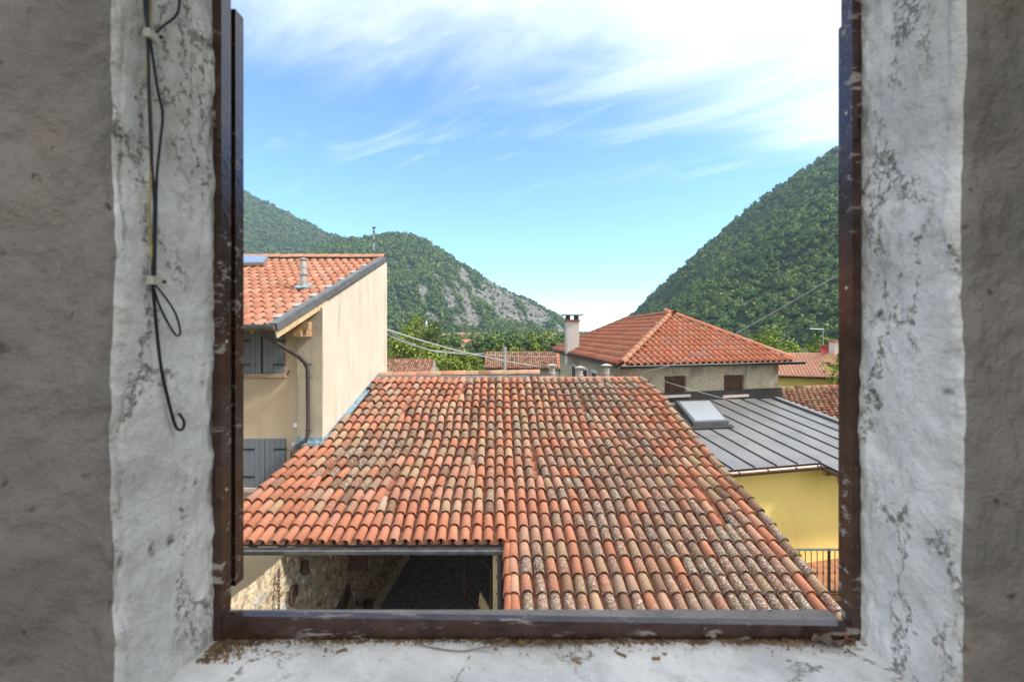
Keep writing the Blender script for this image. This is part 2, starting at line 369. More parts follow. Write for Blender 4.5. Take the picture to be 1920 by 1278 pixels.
# ------------------------------------------------------------------ ground, hills
def gz(Y):                                     # yard level, falling gently into the valley
    return -7.0 if Y < 24 else (-7.0 - 6.0 * min(1, (Y - 24) / 80))
b = MB(); xs = [-9000, -2500, -600, -150, -40, -12, 12, 40, 150, 600, 2500, 9000]; ys = [-400, -20, 24, 40, 60, 84, 104, 200, 500, 1200, 3000, 12000]
b.add([(x, y, gz(y)) for y in ys for x in xs], [(j*12+i, j*12+i+1, (j+1)*12+i+1, (j+1)*12+i) for j in range(11) for i in range(11)])
put('ground', b, M['ground'], kind='structure')

def lerp_tab(tab, x):
    if x <= tab[0][0]: return tab[0][1:]
    for a, c in zip(tab, tab[1:]):
        if x <= c[0]:
            k = (x - a[0]) / (c[0] - a[0]); return tuple(p + (q - p) * k for p, q in zip(a[1:], c[1:]))
    return tab[-1][1:]
def hill(name, crest, x0, x1, foot, nU, nV, amp, rockf=None, power=1.0, zf=-14):
    """crest: (photo x, photo y, distance); foot: distance of the hill's foot per photo x"""
    mb = MB(); vs = []; cols = []
    grid = {}
    for i in range(nU + 1):
        x = x0 + (x1 - x0) * i / nU
        y, D = lerp_tab(crest, x); yf = lerp_tab(foot, x)[0]
        zr = (620 - y) / F * D; a = (x - 960) / F
        for j in range(nV + 1):
            v = j / nV * 1.25
            Y = yf + (D - yf) * v
            if v <= 1: z = zf + (zr - zf) * (v ** power)
            else: z = zr - (zr - zf) * ((v - 1) / 0.25) ** 1.5 * 0.5
            q = Vector((a * Y, Y, z))
            nn = noise.fractal(q * 0.006, 1.0, 2.1, 5) * amp * min(1, 3 * abs(v)) * min(1, abs(1 - v) * 4 + 0.12)
            rk = rockf(x, y, v, q) if rockf else 0.0
            rg = abs(noise.noise(Vector((q.x * 0.018, q.z * 0.004, 3.0)))) * 26 * rk
            q.z += nn; q.y += rg
            vs.append(q); cols.append((1, 1, 1, rk))
    n = nV + 1
    mb.add(vs, [(i*n+j, (i+1)*n+j, (i+1)*n+j+1, i*n+j+1) for i in range(nU) for j in range(nV)])
    mb.c = cols
    o = put(name, mb.mesh(name, True), M['hill'], kind='structure')
    return vs, cols, nU, nV
def ico(sub):
    import bmesh
    bm = bmesh.new(); bmesh.ops.create_icosphere(bm, subdivisions=sub, radius=1)
    v = np.array([q.co[:] for q in bm.verts]); f = np.array([[q.index for q in p.verts] for p in bm.faces]); bm.free(); return v, f
def blob_variants(sub, k, seed, nleaf=70, ls=0.34):
    """crown: a lumpy core carrying many leaf-bunch facets"""
    v, f = ico(sub); out = []; rng = np.random.RandomState(seed)
    lf = np.array([[len(v) + 3*q, len(v) + 3*q + 1, len(v) + 3*q + 2] for q in range(nleaf)])
    for i in range(k):
        fn = lambda p: 1 + 0.55 * noise.fractal(Vector(p) * 1.7 + Vector((seed + i * 7.1, 0, 0)), 1.0, 2.0, 3)
        q = np.array([np.array(p) * fn(p) * 0.88 for p in v]); L_ = []
        for _ in range(nleaf):
            d = rng.randn(3); d[2] = abs(d[2]) * 0.9 - 0.25; d /= np.linalg.norm(d)
            c = d * fn(d) * (0.84 + 0.22 * rng.rand()); t1 = np.cross(d + rng.randn(3) * 0.55, rng.randn(3)); t1 /= np.linalg.norm(t1); t2 = np.cross(t1, d + rng.randn(3) * .3); t2 /= np.linalg.norm(t2)
            s_ = ls * (0.6 + 0.7 * rng.rand()); L_ += [c + t1 * s_, c - t1 * s_ * .6 + t2 * s_ * .8, c - t1 * s_ * .5 - t2 * s_ * .8]
        q = np.vstack([q, np.array(L_)]); q[:, 2] = np.where(q[:, 2] < 0, q[:, 2] * 0.6, q[:, 2]); out.append(q)
    return out, np.vstack([f, lf])
def scatter_forest(name, spots, sub, label=None, mat='forest', seed=0, nleaf=70, ls=0.34):
    """spots: list of (point, radius); one mass of tree crowns"""
    var, f = blob_variants(sub, 6, seed, nleaf, ls)
    nv = len(var[0]); V = np.zeros((len(spots) * nv, 3), np.float32); C = np.ones((len(spots) * nv, 4), np.float32)
    Fc = np.zeros((len(spots) * len(f), 3), np.int32)
    rng = np.random.RandomState(seed + 1)
    for i, (p, r) in enumerate(spots):
        q = var[rng.randint(6)]; a = rng.rand() * 6.28; ca, sa = math.cos(a), math.sin(a)
        s = r * np.array([1, 1, 0.95 + 0.5 * rng.rand()])
        V[i*nv:(i+1)*nv] = np.stack([q[:,0]*ca - q[:,1]*sa, q[:,0]*sa + q[:,1]*ca, q[:,2]], 1) * s + np.array(p) + np.array([0, 0, r * 0.35])
        t = 0.72 + 0.55 * rng.rand(); C[i*nv:(i+1)*nv, :3] = (t * (0.95 + 0.15 * rng.rand()), t, t * (0.85 + 0.3 * rng.rand())); C[i*nv:(i+1)*nv, 3] = rng.rand() * .6; k3 = np.repeat(rng.rand((nv - 42) // 3), 3); C[i*nv+42:(i+1)*nv, :3] *= (0.84 + 0.36 * k3)[:, None]; C[i*nv+42:(i+1)*nv, 3] += .3 * k3
        Fc[i*len(f):(i+1)*len(f)] = f + i * nv
    me = bpy.data.meshes.new(name); me.vertices.add(len(V)); me.vertices.foreach_set('co', V.ravel())
    nf = len(Fc); me.loops.add(nf * 3); me.loops.foreach_set('vertex_index', Fc.ravel()); me.polygons.add(nf)
    me.polygons.foreach_set('loop_start', np.arange(0, nf * 3, 3, dtype=np.int32)); me.polygons.foreach_set('loop_total', np.full(nf, 3, np.int32))
    at = me.color_attributes.new('Col', 'FLOAT_COLOR', 'POINT'); at.data.foreach_set('color', C.ravel())
    me.update(); me.validate()
    return put(name, me, M[mat], kind='stuff', label=label)
def hill_spots(data, count, r0, r1, seed, dens=None):
    vs, cols, nU, nV = data; n = nV + 1; rng = random.Random(seed); out = []
    while len(out) < count:
        u = rng.random() * (nU - 0.001); v = rng.random() * (nV * 0.84)
        i, j = int(u), int(v); fu, fv = u - i, v - j
        a = vs[i*n+j] * ((1-fu)*(1-fv)) + vs[(i+1)*n+j] * (fu*(1-fv)) + vs[i*n+j+1] * ((1-fu)*fv) + vs[(i+1)*n+j+1] * (fu*fv)
        rk = cols[i*n+j][3]
        if rk > 0.3 and rng.random() < min(0.90, rk * 1.35): continue
        out.append((a, (r0 + (r1 - r0) * rng.random() ** 1.5) * (0.6 if rk > 0.3 else 1)))
    return out
def rock_left(x, y, v, q):
    # bare limestone faces on the lower half of the hill
    k = 0.0
    sy = 620 - q.z / q.y * F
    for cx, cy, rx, ry in ((850, 555, 42, 42), (905, 560, 40, 42), (945, 575, 42, 36), (880, 600, 60, 22), (825, 530, 20, 26), (1000, 592, 34, 18), (870, 520, 16, 20), (800, 598, 45, 14), (925, 530, 26, 26), (980, 572, 22, 16)):
        xx = x - (sy - cy) * 0.35
        d = ((xx - cx) / rx) ** 2 + ((sy - cy) / ry) ** 2
        k = max(k, 1 - d)
    n_ = noise.fractal(Vector((q.x * 0.012, q.z * 0.006, q.y * 0.004)), 1.0, 2.0, 4)
    n2_ = noise.fractal(Vector((q.x * 0.040 + q.z * .028, q.z * 0.008, q.y * 0.004)), 1.0, 2.0, 4)
    return max(0.0, min(1.0, k * 0.95 + n_ * 0.7 + n2_ * 0.85 - 0.03)) if k > -0.4 else 0.0
hl1 = hill('hill_far_left', [(150, 210, 2100), (380, 305, 2100), (457, 356, 2050), (500, 379, 2000), (560, 409, 1950), (600, 430, 1900), (640, 446, 1850), (700, 470, 1800), (800, 560, 1750), (860, 615, 1700)], 150, 860, [(150, 900), (860, 1300)], 110, 60, 26, None, 0.95)
hl2 = hill('hill_left', [(420, 560, 1350), (560, 478, 1350), (640, 450, 1340), (700, 444, 1330), (735, 439, 1320), (770, 441, 1310), (800, 454, 1300), (850, 484, 1300), (900, 516, 1300), (950, 544, 1300), (1000, 569, 1300), (1045, 594, 1300), (1061, 610, 1300), (1066, 632, 1300)], 420, 1066, [(420, 760), (1066, 1000)], 230, 110, 22, rock_left, 0.85)
hr = hill('hill_right', [(1140, 632, 1000), (1172, 602, 980), (1195, 586, 960), (1215, 562, 940), (1260, 522, 920), (1300, 485, 900), (1350, 437, 880), (1400, 396, 860), (1450, 357, 840), (1500, 322, 820), (1577, 274, 800), (1700, 215, 780), (1900, 160, 760), (2300, 130, 740)], 1140, 2300, [(1140, 700), (1300, 420), (1577, 330), (2300, 300)], 150, 80, 16, None, 0.9)
scatter_forest('hill_forest', hill_spots(hl1, 4200, 4.5, 8.0, 1), 1, seed=3, nleaf=26, ls=.46)
scatter_forest('hill_forest', hill_spots(hl2, 7500, 3.2, 6.2, 2), 1, seed=5, nleaf=26, ls=.46)
scatter_forest('hill_forest', hill_spots(hr, 8400, 2.3, 5.0, 4), 1, seed=9, nleaf=56, ls=.33)
rng = random.Random(5); sp_ = []
for k in range(900):
    Y = 330 + 600 * rng.random(); x = 640 + 560 * rng.random(); q = P(x, 620, Y); q.z = gz(Y) + 1.5
    if 822 < x < 916 and Y < 800 and rng.random() < .85: continue
    sp_.append((q, 3.2 + 3.0 * rng.random()))
scatter_forest('valley_wood', sp_, 1, seed=13, nleaf=110, ls=.25)

# ------------------------------------------------------------------ trees
def leaf_cloud(mb, centre, rad, n, size, rng, tone):
    for _ in range(n):
        d = Vector((rng.gauss(0,1), rng.gauss(0,1), rng.gauss(0,1))).normalized()
        rr = rng.random() ** 0.4
        p = centre + Vector((d.x * rad.x, d.y * rad.y, d.z * rad.z)) * rr
        a = Vector((rng.gauss(0,1), rng.gauss(0,1), rng.gauss(0,0.6))).normalized(); b_ = a.cross(d + Vector((0.01,0.02,0.5))).normalized()
        s = size * (0.6 + 0.8 * rng.random())
        t = tone * (0.7 + 0.6 * rng.random())
        mb.add([p - a*s, p - b_*s*0.5, p + a*s, p + b_*s*0.5], [(0,1,2,3)], (t, t, t * 0.9, rng.random()))
def tree(name, base, height, width, nclump, nleaf, size, mat, label, group=None, seed=0, low=0.25):
    rng = random.Random(seed); base = Vector(base)
    t = thing(name, label, 'tree', base, group)
    tb = MB(); top = base + Vector((rng.uniform(-.3,.3), 0, height * 0.8))
    tb.tube([base, base.lerp(top, .35) + Vector((.1,0,0)), base.lerp(top, .7), top], [height*.028, height*.022, height*.013, height*.004], 7)
    cb_ = MB()
    for k in range(nclump):
        h = low + (0.97 - low) * (k + rng.random()) / nclump
        prof = math.sin(min(1, (h - low) / (1 - low) * 0.92 + 0.10) * math.pi) ** 0.6
        an = rng.random() * 6.283; rr = width / 2 * prof * (0.35 + 0.6 * rng.random())
        c = base + Vector((math.cos(an) * rr, math.sin(an) * rr, h * height))
        st = base.lerp(top, max(0.2, (h - 0.15)))
        tb.tube([st, st.lerp(c, .6) + Vector((0, 0, -.02 * height)), c], [height*.009, height*.005, height*.002], 4, False)
        r = width * (0.13 + 0.10 * rng.random())
        leaf_cloud(cb_, c, Vector((r, r, r * 0.75)), nleaf, size, rng, 0.75 + 0.5 * rng.random())
    put('trunk', tb, M['bark'], t); put('crown', cb_, mat, t)
    return t
near_trees = [(745, 640, 62, 5.2, 'bushy light green tree beside the cream gable wall, behind a low tiled roof', 'leaf'), (783, 603, 66, 5.0, 'tall pointed yellow-green tree rising highest behind the low tiled roof', 'leaf'),
              (815, 612, 72, 4.6, 'dark green tree close against the tall yellow-green one', 'leaf_d'), (800, 652, 56, 4.6, 'round leafy tree in front of the tall pair, above the small tiled roof', 'leaf'),
              (850, 660, 64, 4.4, 'low green tree between the two small tiled roofs', 'leaf'), (880, 672, 70, 4.0, 'small pale shrub-like tree left of the grey gable', 'leaf')]
for i, (x, y, D, wd, lab, mt) in enumerate(near_trees):
    tp = P(x, y, D); tree('broadleaf_tree', (tp.x, D, gz(D)), (tp.z - gz(D)) * 1.07, wd * 1.35, 34, 150, 0.16, M[mt], lab, None, 20 + i, 0.15)
vt = [(715, 640, 150), (760, 640, 170), (835, 652, 120), (868, 655, 130), (890, 640, 180), (918, 633, 150), (938, 645, 130), (958, 630, 210), (982, 634, 170), (1000, 626, 190), (1022, 632, 160), (1040, 640, 140), (1008, 645, 120), (1052, 636, 220), (905, 652, 110), (965, 650, 120)]
for i, (x, y, D) in enumerate(vt):
    tp = P(x, y, D); tree('valley_tree', (tp.x, D, gz(D)), max(5, tp.z - gz(D)), 0.055 * D * (0.8 + 0.4 * random.random()), 22, 60, 0.0032 * D, M['leaf_d' if i % 3 else 'leaf'], 'dark green tree in the valley below the cliffs, beyond the small tiled roofs' if i % 3 else 'light yellow-green tree in the valley below the cliffs, beyond the small tiled roofs', 'dark trees in the valley' if i % 3 else 'light trees in the valley', 60 + i, 0.1)
for i, (x, y, D, wd, lab) in enumerate([(1440, 634, 60, 5.5, 'light green tree showing above the right slope of the hipped roof'), (1475, 650, 64, 4.5, 'small green tree at the right end of the hipped roof'), (1540, 640, 75, 5.0, 'pale green tree behind the red satellite dish'), (1600, 640, 70, 6.0, 'green tree behind the chimney of the ochre house')]):
    tp = P(x, y, D); tree('garden_tree', (tp.x, D, gz(D)), (tp.z - gz(D)) * 1.12, wd * 1.2, 30, 110, 0.17, M['leaf'], lab, None, 90 + i, 0.15)

for i, (x, y, h_, wd) in enumerate(((16, 14, 6, 5), (21, 19, 7, 6), (27, 25, 8, 6), (24, 31, 7, 6), (33, 38, 9, 7), (40, 30, 8, 7), (42, 50, 10, 8), (55, 62, 11, 9), (60, 44, 9, 8), (75, 80, 12, 10))):
    tree('orchard_tree', (x, y, gz(y)), h_, wd, 22, 70, 0.22, M['leaf'], 'round green orchard tree on the grass beyond the terrace', 'orchard trees beyond the terrace', 120 + i, 0.2)

# ------------------------------------------------------------------ tile meshes
def cover_tile(L=0.45, wl=0.190, wh=0.140, hl=0.098, hh=0.064, th=0.013, n=7, a=86):
    vs = []; fs = []
    ang = [R(-a + 2 * a * k / n) for k in range(n + 1)]
    for (y, wd, h, off) in ((0, wl, hl, 0), (L, wh, hh, 0), (0, wl, hl, th), (L, wh, hh, th)):
        for q in ang: vs.append(((wd/2 - off) * math.sin(q), y, (h - off) * math.cos(q)))
    m = n + 1
    for k in range(n):
        fs += [(k, m+k, m+k+1, k+1), (2*m+k+1, 3*m+k+1, 3*m+k, 2*m+k), (k+1, 2*m+k+1, 2*m+k, k)]
    return vs, fs
def s_tile(L=0.44, wd=0.236, n=9, th=0.018, h=0.072):
    """interlocking roof tile: a round roll beside a shallow trough"""
    pr = []
    for k in range(n + 1):
        u = k / n
        if u < 0.58: x = -0.5 + u; z = h * math.sin(u / 0.58 * math.pi) ** 0.8
        else: x = -0.5 + u; z = -0.018 * math.sin((u - 0.58) / 0.42 * math.pi)
        pr.append((x * wd * 1.04, z))
    vs = []; fs = []
    for (y, dz) in ((0, 0), (L, -0.012), (0, -th), (L, -th - 0.012)):
        vs += [(x, y, z + dz) for x, z in pr]
    m = n + 1
    for k in range(n): fs += [(k, k+1, m+k+1, m+k), (2*m+k, 3*m+k, 3*m+k+1, 2*m+k+1), (k, 2*m+k, 2*m+k+1, k+1)]
    return vs, fs
def mk(name, vf, mat):
    me = bpy.data.meshes.new(name); me.from_pydata(vf[0], [], vf[1]); me.polygons.foreach_set('use_smooth', [True] * len(me.polygons))
    me.materials.append(mat); me.update(); return me
def frame_m(o, xdir, ydir):
    y = Vector(ydir).normalized(); x = Vector(xdir); x = (x - y * x.dot(y)).normalized(); z = x.cross(y)
    m = Matrix((x, y, z)).transposed().to_4x4(); m.translation = o; return m
class TileField:
    """collects tiles of one roof; the largest in view become objects, the rest one joined part"""
    def __init__(s, meshes, vfs): s.t = []; s.meshes = meshes; s.vfs = vfs
    def add(s, M_, col): s.t.append((M_, col, random.randrange(len(s.meshes))))
    def build(s, parent, limit=300, name='roof_tile'):
        s.t.sort(key=lambda q: q[0].translation.length)
        for M_, c, k in s.t[:limit]: inst(name, s.meshes[k], M_, parent, c)
        if len(s.t) > limit: s.join(s.t[limit:], parent, name + '_field')
    def join(s, items, parent, name):
        mb = MB()
        for M_, c, k in items:
            vs, fs = s.vfs[k]; mb.add([M_ @ Vector(v) for v in vs], fs, c)
        put(name, mb.mesh(name, True), M['tile_j'], parent, kind='stuff')
COVERS = [cover_tile(), cover_tile(0.45, 0.194, 0.146, 0.094, 0.062), cover_tile(0.45, 0.184, 0.138, 0.102, 0.066)]
COVER_M = [mk('coppo', c, M['tile']) for c in COVERS]
STILES = [s_tile()]
STILE_M = [mk('interlocking_tile', c, M['tile']) for c in STILES]
ORANGE = [(0.40, 0.150, 0.085), (0.385, 0.14, 0.078), (0.42, 0.165, 0.098), (0.40, 0.155, 0.095)]
SALMON = [(0.39, 0.185, 0.125), (0.42, 0.22, 0.15), (0.37, 0.165, 0.118), (0.44, 0.25, 0.175)]
TAN = [(0.38, 0.265, 0.165), (0.35, 0.245, 0.15), (0.41, 0.285, 0.185), (0.34, 0.25, 0.15)]
BROWN = [(0.16, 0.095, 0.062), (0.13, 0.08, 0.055), (0.20, 0.115, 0.075)]
GREY = [(0.30, 0.235, 0.17), (0.32, 0.25, 0.19), (0.33, 0.22, 0.17)]
def shade(c, k=0.10):
    t = 1 + random.uniform(-k, k); return tuple(x * t for x in c)
def pick(weights, pull=0.22):
    c = random.choice(random.choices([ORANGE, SALMON, TAN, BROWN, GREY], weights)[0])
    return shade(tuple(x + (m_ - x) * pull for x, m_ in zip(c, (0.37, 0.185, 0.118))), .13)

# ------------------------------------------------------------------ the old tiled outbuilding in the middle
TH = math.atan(0.40); CO, SI = math.cos(TH), math.sin(TH)
RY, RZ = 14.44, -1.41; C0 = 0.21; STEP = 0.345
UPD = Vector((0, CO, SI)); NRM = Vector((0, -SI, CO))
def axisX(Y): return 0.04 - 0.031 * (Y - 7.3)
def roof_pt(u, t, h=0.0):
    Y = RY - t * CO
    return Vector((axisX(Y) + u, Y, RZ - t * SI)) + NRM * h
def ramp01(t, a, b_): return max(0.0, min(1.0, (t - a) / (b_ - a)))
WR = [(5, -1.2, .9), (13, -.9, 1.3), (9, .6, 3.2), (3, 3.2, 5.4), (15, 4.2, 7.0)]
WL = [(6, 0, 1.8), (12, .8, 3.2), (4, 3.4, 5.2), (10, 4.0, 6.4), (16, 3.4, 5.6)]
def u_col(j, t):
    if j >= 0: return C0 * (j + sum(ramp01(t, a, b_) for i, a, b_ in WR if j >= i))
    return C0 * (j - sum(ramp01(t, a, b_) for i, a, b_ in WL if -j >= i))
def left_edge(Y):
    return -4.44 + .131 * (Y - 11.25) if Y > 11.12 else -5.0 - 0.22 * (11.09 - Y)
T_EAVE = (RY - 8.47) / CO; T_END = T_EAVE + 8 * STEP
ob = thing('tiled_outbuilding', 'old outbuilding with a broad sloping roof of mixed lichen-spotted clay tiles', 'building', (0, 11.5, -7))
cols_ = [('b', j) for j in range(-24, 19)] + [('r', k) for k in range(len(WR))] + [('l', k) for k in range(len(WL))]
def col_u(cd, t):
    if cd[0] == 'b': return u_col(cd[1], t)
    if cd[0] == 'r':
        i, a, b_ = WR[cd[1]]
        return None if ramp01(t, a, b_) < 0.70 else (u_col(i - 1, t) + u_col(i, t)) / 2
    i, a, b_ = WL[cd[1]]
    return None if ramp01(t, a, b_) < 0.70 else (u_col(-(i - 1), t) + u_col(-i, t)) / 2
tf = TileField(COVER_M, COVERS)
pan = MB(); PV, PF = cover_tile(0.45, 0.19, 0.215, 0.055, 0.062, 0.012, 6, 80)
RAND = random.Random(3)
VERGE = ('b', 18)
for cd in cols_:
    jit = RAND.uniform(-.03, .03)
    for k in range(-8, 18):
        t = T_EAVE - k * STEP                       # lower end of this tile
        right = cd[0] == 'r' or (cd[0] == 'b' and cd[1] >= 0)
        if not right and k < 0: continue
        tt = t + (jit if k > 0 else 0) + RAND.uniform(-.012, .012)
        u = col_u(cd, t)
        if u is None: continue
        p = roof_pt(u, tt); p2 = roof_pt(col_u(cd, t - STEP) or u, tt - STEP)
        if not right and p.x < left_edge(p.y) + 0.07: continue
        if not right and p2.x < left_edge(p2.y) + 0.03 and p.y > 11.0: continue
        if cd[0] == 'b' and cd[1] < -19 and p.y > 11.0: continue
        yd = (p2 - p).normalized()
        side = u / 4.8
        # colour by where the tile lies: fresh tiles at the eave and the valley edge, most lichen low on the right
        lich = 0.46 + 0.5 * noise.noise(Vector((u * 0.5, t * 0.5, 1.7))) + 0.28 * ramp01(u, -1.5, 2.0) + 0.12 * ramp01(t, 1, 5) + RAND.uniform(-.3, .3)
        wts = [3.0, 3.4, 1.9, 0.7 + 1.5 * max(0, noise.noise(Vector((u * .6, t * .6, 9)))), 0.6]
        if right and t > T_EAVE - 4 * STEP and (cd == ('b', 0)): wts = [1, 0, 0, 0, 0]; lich = 0.0
        if cd == ('b', 0): wts = [6, 2, 1, 0, 0]; lich *= 0.4
        if not right and k <= 1: wts = [1, .12, 0, 0, 0]; lich = 0.05
        elif not right and p.x < -4.2 and p.y < 11.3: wts = [4, 2, 1.2, .15, 0]; lich *= 0.35
        if cd == ('b', 17): wts = [6, 1.2, .2, 0, 0]; lich = min(lich, 0.2)
        if cd == VERGE: wts = [1, 1.2, 4, .8, 1]
        c = pick(wts); lich = max(0.0, min(1.0, lich))
        if max(c) < 0.24: lich = max(lich, 0.72)
        lift = 0.068 + RAND.uniform(0, .008)
        rot = Matrix.Rotation(R(-4.7), 4, 'X') @ Matrix.Rotation(R(RAND.uniform(-2.6, 2.6)), 4, 'Z') @ Matrix.Rotation(R(RAND.uniform(-5, 5)), 4, 'Y') @ Matrix.Translation((RAND.uniform(-.007, .007), RAND.uniform(-.018, .018), 0))
        Mx = frame_m(p + NRM * (lift + (0.012 if cd == VERGE else 0)), (1, 0, 0), yd) @ rot
        # a few slipped tiles
        if RAND.random() < 0.03 and k > 1: Mx = Mx @ Matrix.Translation((0, -0.07, 0.006)) @ Matrix.Rotation(R(RAND.uniform(-5, 5)), 4, 'Z')
        if k > -8 or True: tf.add(Mx, (*c, lich))
        # trough tile between this column and the next to the right
        if cd == VERGE: continue
        up = p + Vector((C0 / 2, 0, 0)); mp_ = frame_m(up + NRM * 0.062, (1, 0, 0), yd) @ Matrix.Rotation(R(-1.6), 4, 'X')
        cc = shade(random.choice(ORANGE + SALMON), .12)
        pan.add([mp_ @ Vector((x, y + .03, -z)) for x, y, z in PV], [f[::-1] for f in PF], (*cc, max(0, lich * 0.55)))
tf.build(ob, 300)
put('trough_tile_field', pan.mesh('trough', True), M['tile_j'], ob, kind='stuff')
# boarding under the tiles
dk = MB()
def deck_poly(u0, u1, t0, t1): return [roof_pt(u0(t1), t1), roof_pt(u1(t1), t1), roof_pt(u1(t0), t0), roof_pt(u0(t0), t0)]
steps = [0, 1, 2, 3, 3.4, 4.4, 5.4, T_EAVE - .05]
for a, b_ in zip(steps, steps[1:]):
    lf = lambda t: left_edge(RY - t * CO - 1e-3) - axisX(RY - t * CO) + .03
    dk.slab(deck_poly(lf, lambda t: 0.0, a, b_), NRM * -0.05)
for a, b_ in zip(steps + [T_END - 1], steps[1:] + [T_END - 1, T_END][:2]):
    if b_ > a: dk.slab(deck_poly(lambda t: -.10, lambda t: u_col(18, t) + .05, a, b_), NRM * -0.05)
put('roof_boarding', dk, M['deck'], ob)
# the far slope, short
bk = MB(); bk.slab([(-4.0, RY, RZ - .0), (3.75, RY, RZ), (3.75, 16.0, -2.03), (-4.0, 16.0, -2.03)], (0, 0, -0.05)); put('back_slope', bk, M['far_r'], ob)
# ridge tiles: raised caps on the left stretch, low ones on the right
rt = cover_tile(0.42, 0.26, 0.22, 0.13, 0.11, 0.016, 8, 84); rtm = mk('ridge_cap', rt, M['tile'])
x = -4.02; i = 0
while x < 3.55:
    hi = x < 0.45
    h = (0.05 if hi else -0.085) + (0.010 * i if hi else 0.0) * 0.6
    Mx = frame_m(Vector((x + .42, RY + .02, RZ + h + RAND.uniform(-.006, .006))), (0, 1, 0), (-1, 0, RAND.uniform(-.02, .02)))
    c = pick([2, 5, 2.5, .3, .3] if hi else [4, 4, 2, .3, .5])
    inst('ridge_tile', rtm, Mx, ob, (*c, RAND.uniform(.1, .5))); x += 0.37; i += 1
mo = MB(); mo.box((-4.02, RY - .10, RZ - .06), (0.5, RY + .10, RZ + .085)); put('ridge_mortar', mo, M['conc'], ob)
# gutter along the left eave
gy = 8.47 - .07; gzz = RZ - T_EAVE * SI - .02
g_ = MB(); n = 8; pr = [(math.cos(R(180 + 180 * k / n)) * .075, math.sin(R(180 + 180 * k / n)) * .10) for k in range(n + 1)]
vs = []; 
for xx in (-6.2, axisX(8.4) - .13): vs += [(xx, gy + a, gzz + z) for a, z in pr]
g_.add(vs, [(k, k+1, n+2+k, n+1+k) for k in range(n)]); g_.tube([(-6.2, gy - .075, gzz), (axisX(8.4) - .13, gy - .075, gzz)], .010, 6)
g_.add([(axisX(8.4) - .13, gy + a, gzz + z) for a, z in pr], [tuple(range(n + 1))])
gut = put('gutter', g_, M['metal_g'], ob)
for xx in (-4.5, -3.9, -3.15, -2.4, -1.65, -.95, -.5):
    j_ = MB(); vs = []
    for q in (xx - .012, xx + .012): vs += [(q, gy + a * 1.06, gzz + z * 1.05 - .001) for a, z in pr]
    j_.add(vs, [(k, k+1, n+2+k, n+1+k) for k in range(n)]); put('gutter_joint', j_, M['strip'], gut)
for q in range(9):
    xx = -4.65 + q * .52; tl = MB(); a = roof_pt(xx, T_EAVE - .1, -.13); e = roof_pt(xx, 1.0, -.13); tl.tube([a, a.lerp(e, .5), e], [.075, .08, .085], 9); put('log_rafter', tl, M['deck'], ob)
# downpipe, perforated batten and pale flashing at the inner corner of the roof
xg = axisX(8.4)
d_ = MB(); d_.tube([(xg - .21, 8.44, gzz - .05), (xg - .21, 8.44, -7)], .045, 10); put('downpipe', d_, M['metal_d'], ob)
bt = MB(); bt.box((xg - .345, 8.50, -7), (xg - .262, 8.54, gzz - .06)); bo = put('batten', bt, M['wood_l'], ob)
for q in range(6):
    h_ = MB(); zc = -4.05 - q * .30; h_.box((xg - .285, 8.494, zc - .018), (xg - .268, 8.499, zc + .018)); put('bolt_hole', h_, M['dark'], bo)
w_ = MB(); w_.slab([(xg - .13, 8.42, -7), (xg - .13, 5.6, -7), (xg - .13, 5.6, roof_pt(0, T_END).z - .12), (xg - .13, 8.42, gzz - .10)], (.16, 0, 0)); put('inner_wall', w_, M['stone'], ob)
fl = MB(); a = roof_pt(-.135, T_EAVE - .02, -.06); e = roof_pt(-.135, T_END, -.06); fl.slab([a, e, e + Vector((0, 0, .09)), a + Vector((0, 0, .09))], (.012, 0, 0)); put('edge_flashing', fl, M['flash'], ob)
sd = MB()                                            # row of half tiles that finish the inner edge
for k in range(-8, 0):
    t = T_EAVE - k * STEP; p = roof_pt(-.085, t, .045); Mx = frame_m(p, (1, 0, 0), UPD) @ Matrix.Rotation(R(-2.6), 4, 'X') @ Matrix.Rotation(R(-38), 4, 'Y')
    inst('edge_tile', COVER_M[0], Mx, ob, (*shade(ORANGE[0], .05), .02))
# right-hand gable wall under the verge, back wall and open bay walls
vg = MB(); a0, a1 = roof_pt(u_col(18, .2) - .05, .2, -.06), roof_pt(u_col(18, T_END) - .05, T_END, -.06)
vg.slab([(a0.x, a0.y, -7), (a1.x, a1.y, -7), a1, a0], (-.3, 0, 0)); put('gable_wall', vg, M['rough2'], ob)
bw = MB(); bw.box((-4.2, 15.5, -7), (3.6, 15.75, -2.0)); put('back_wall', bw, M['stone'], ob)
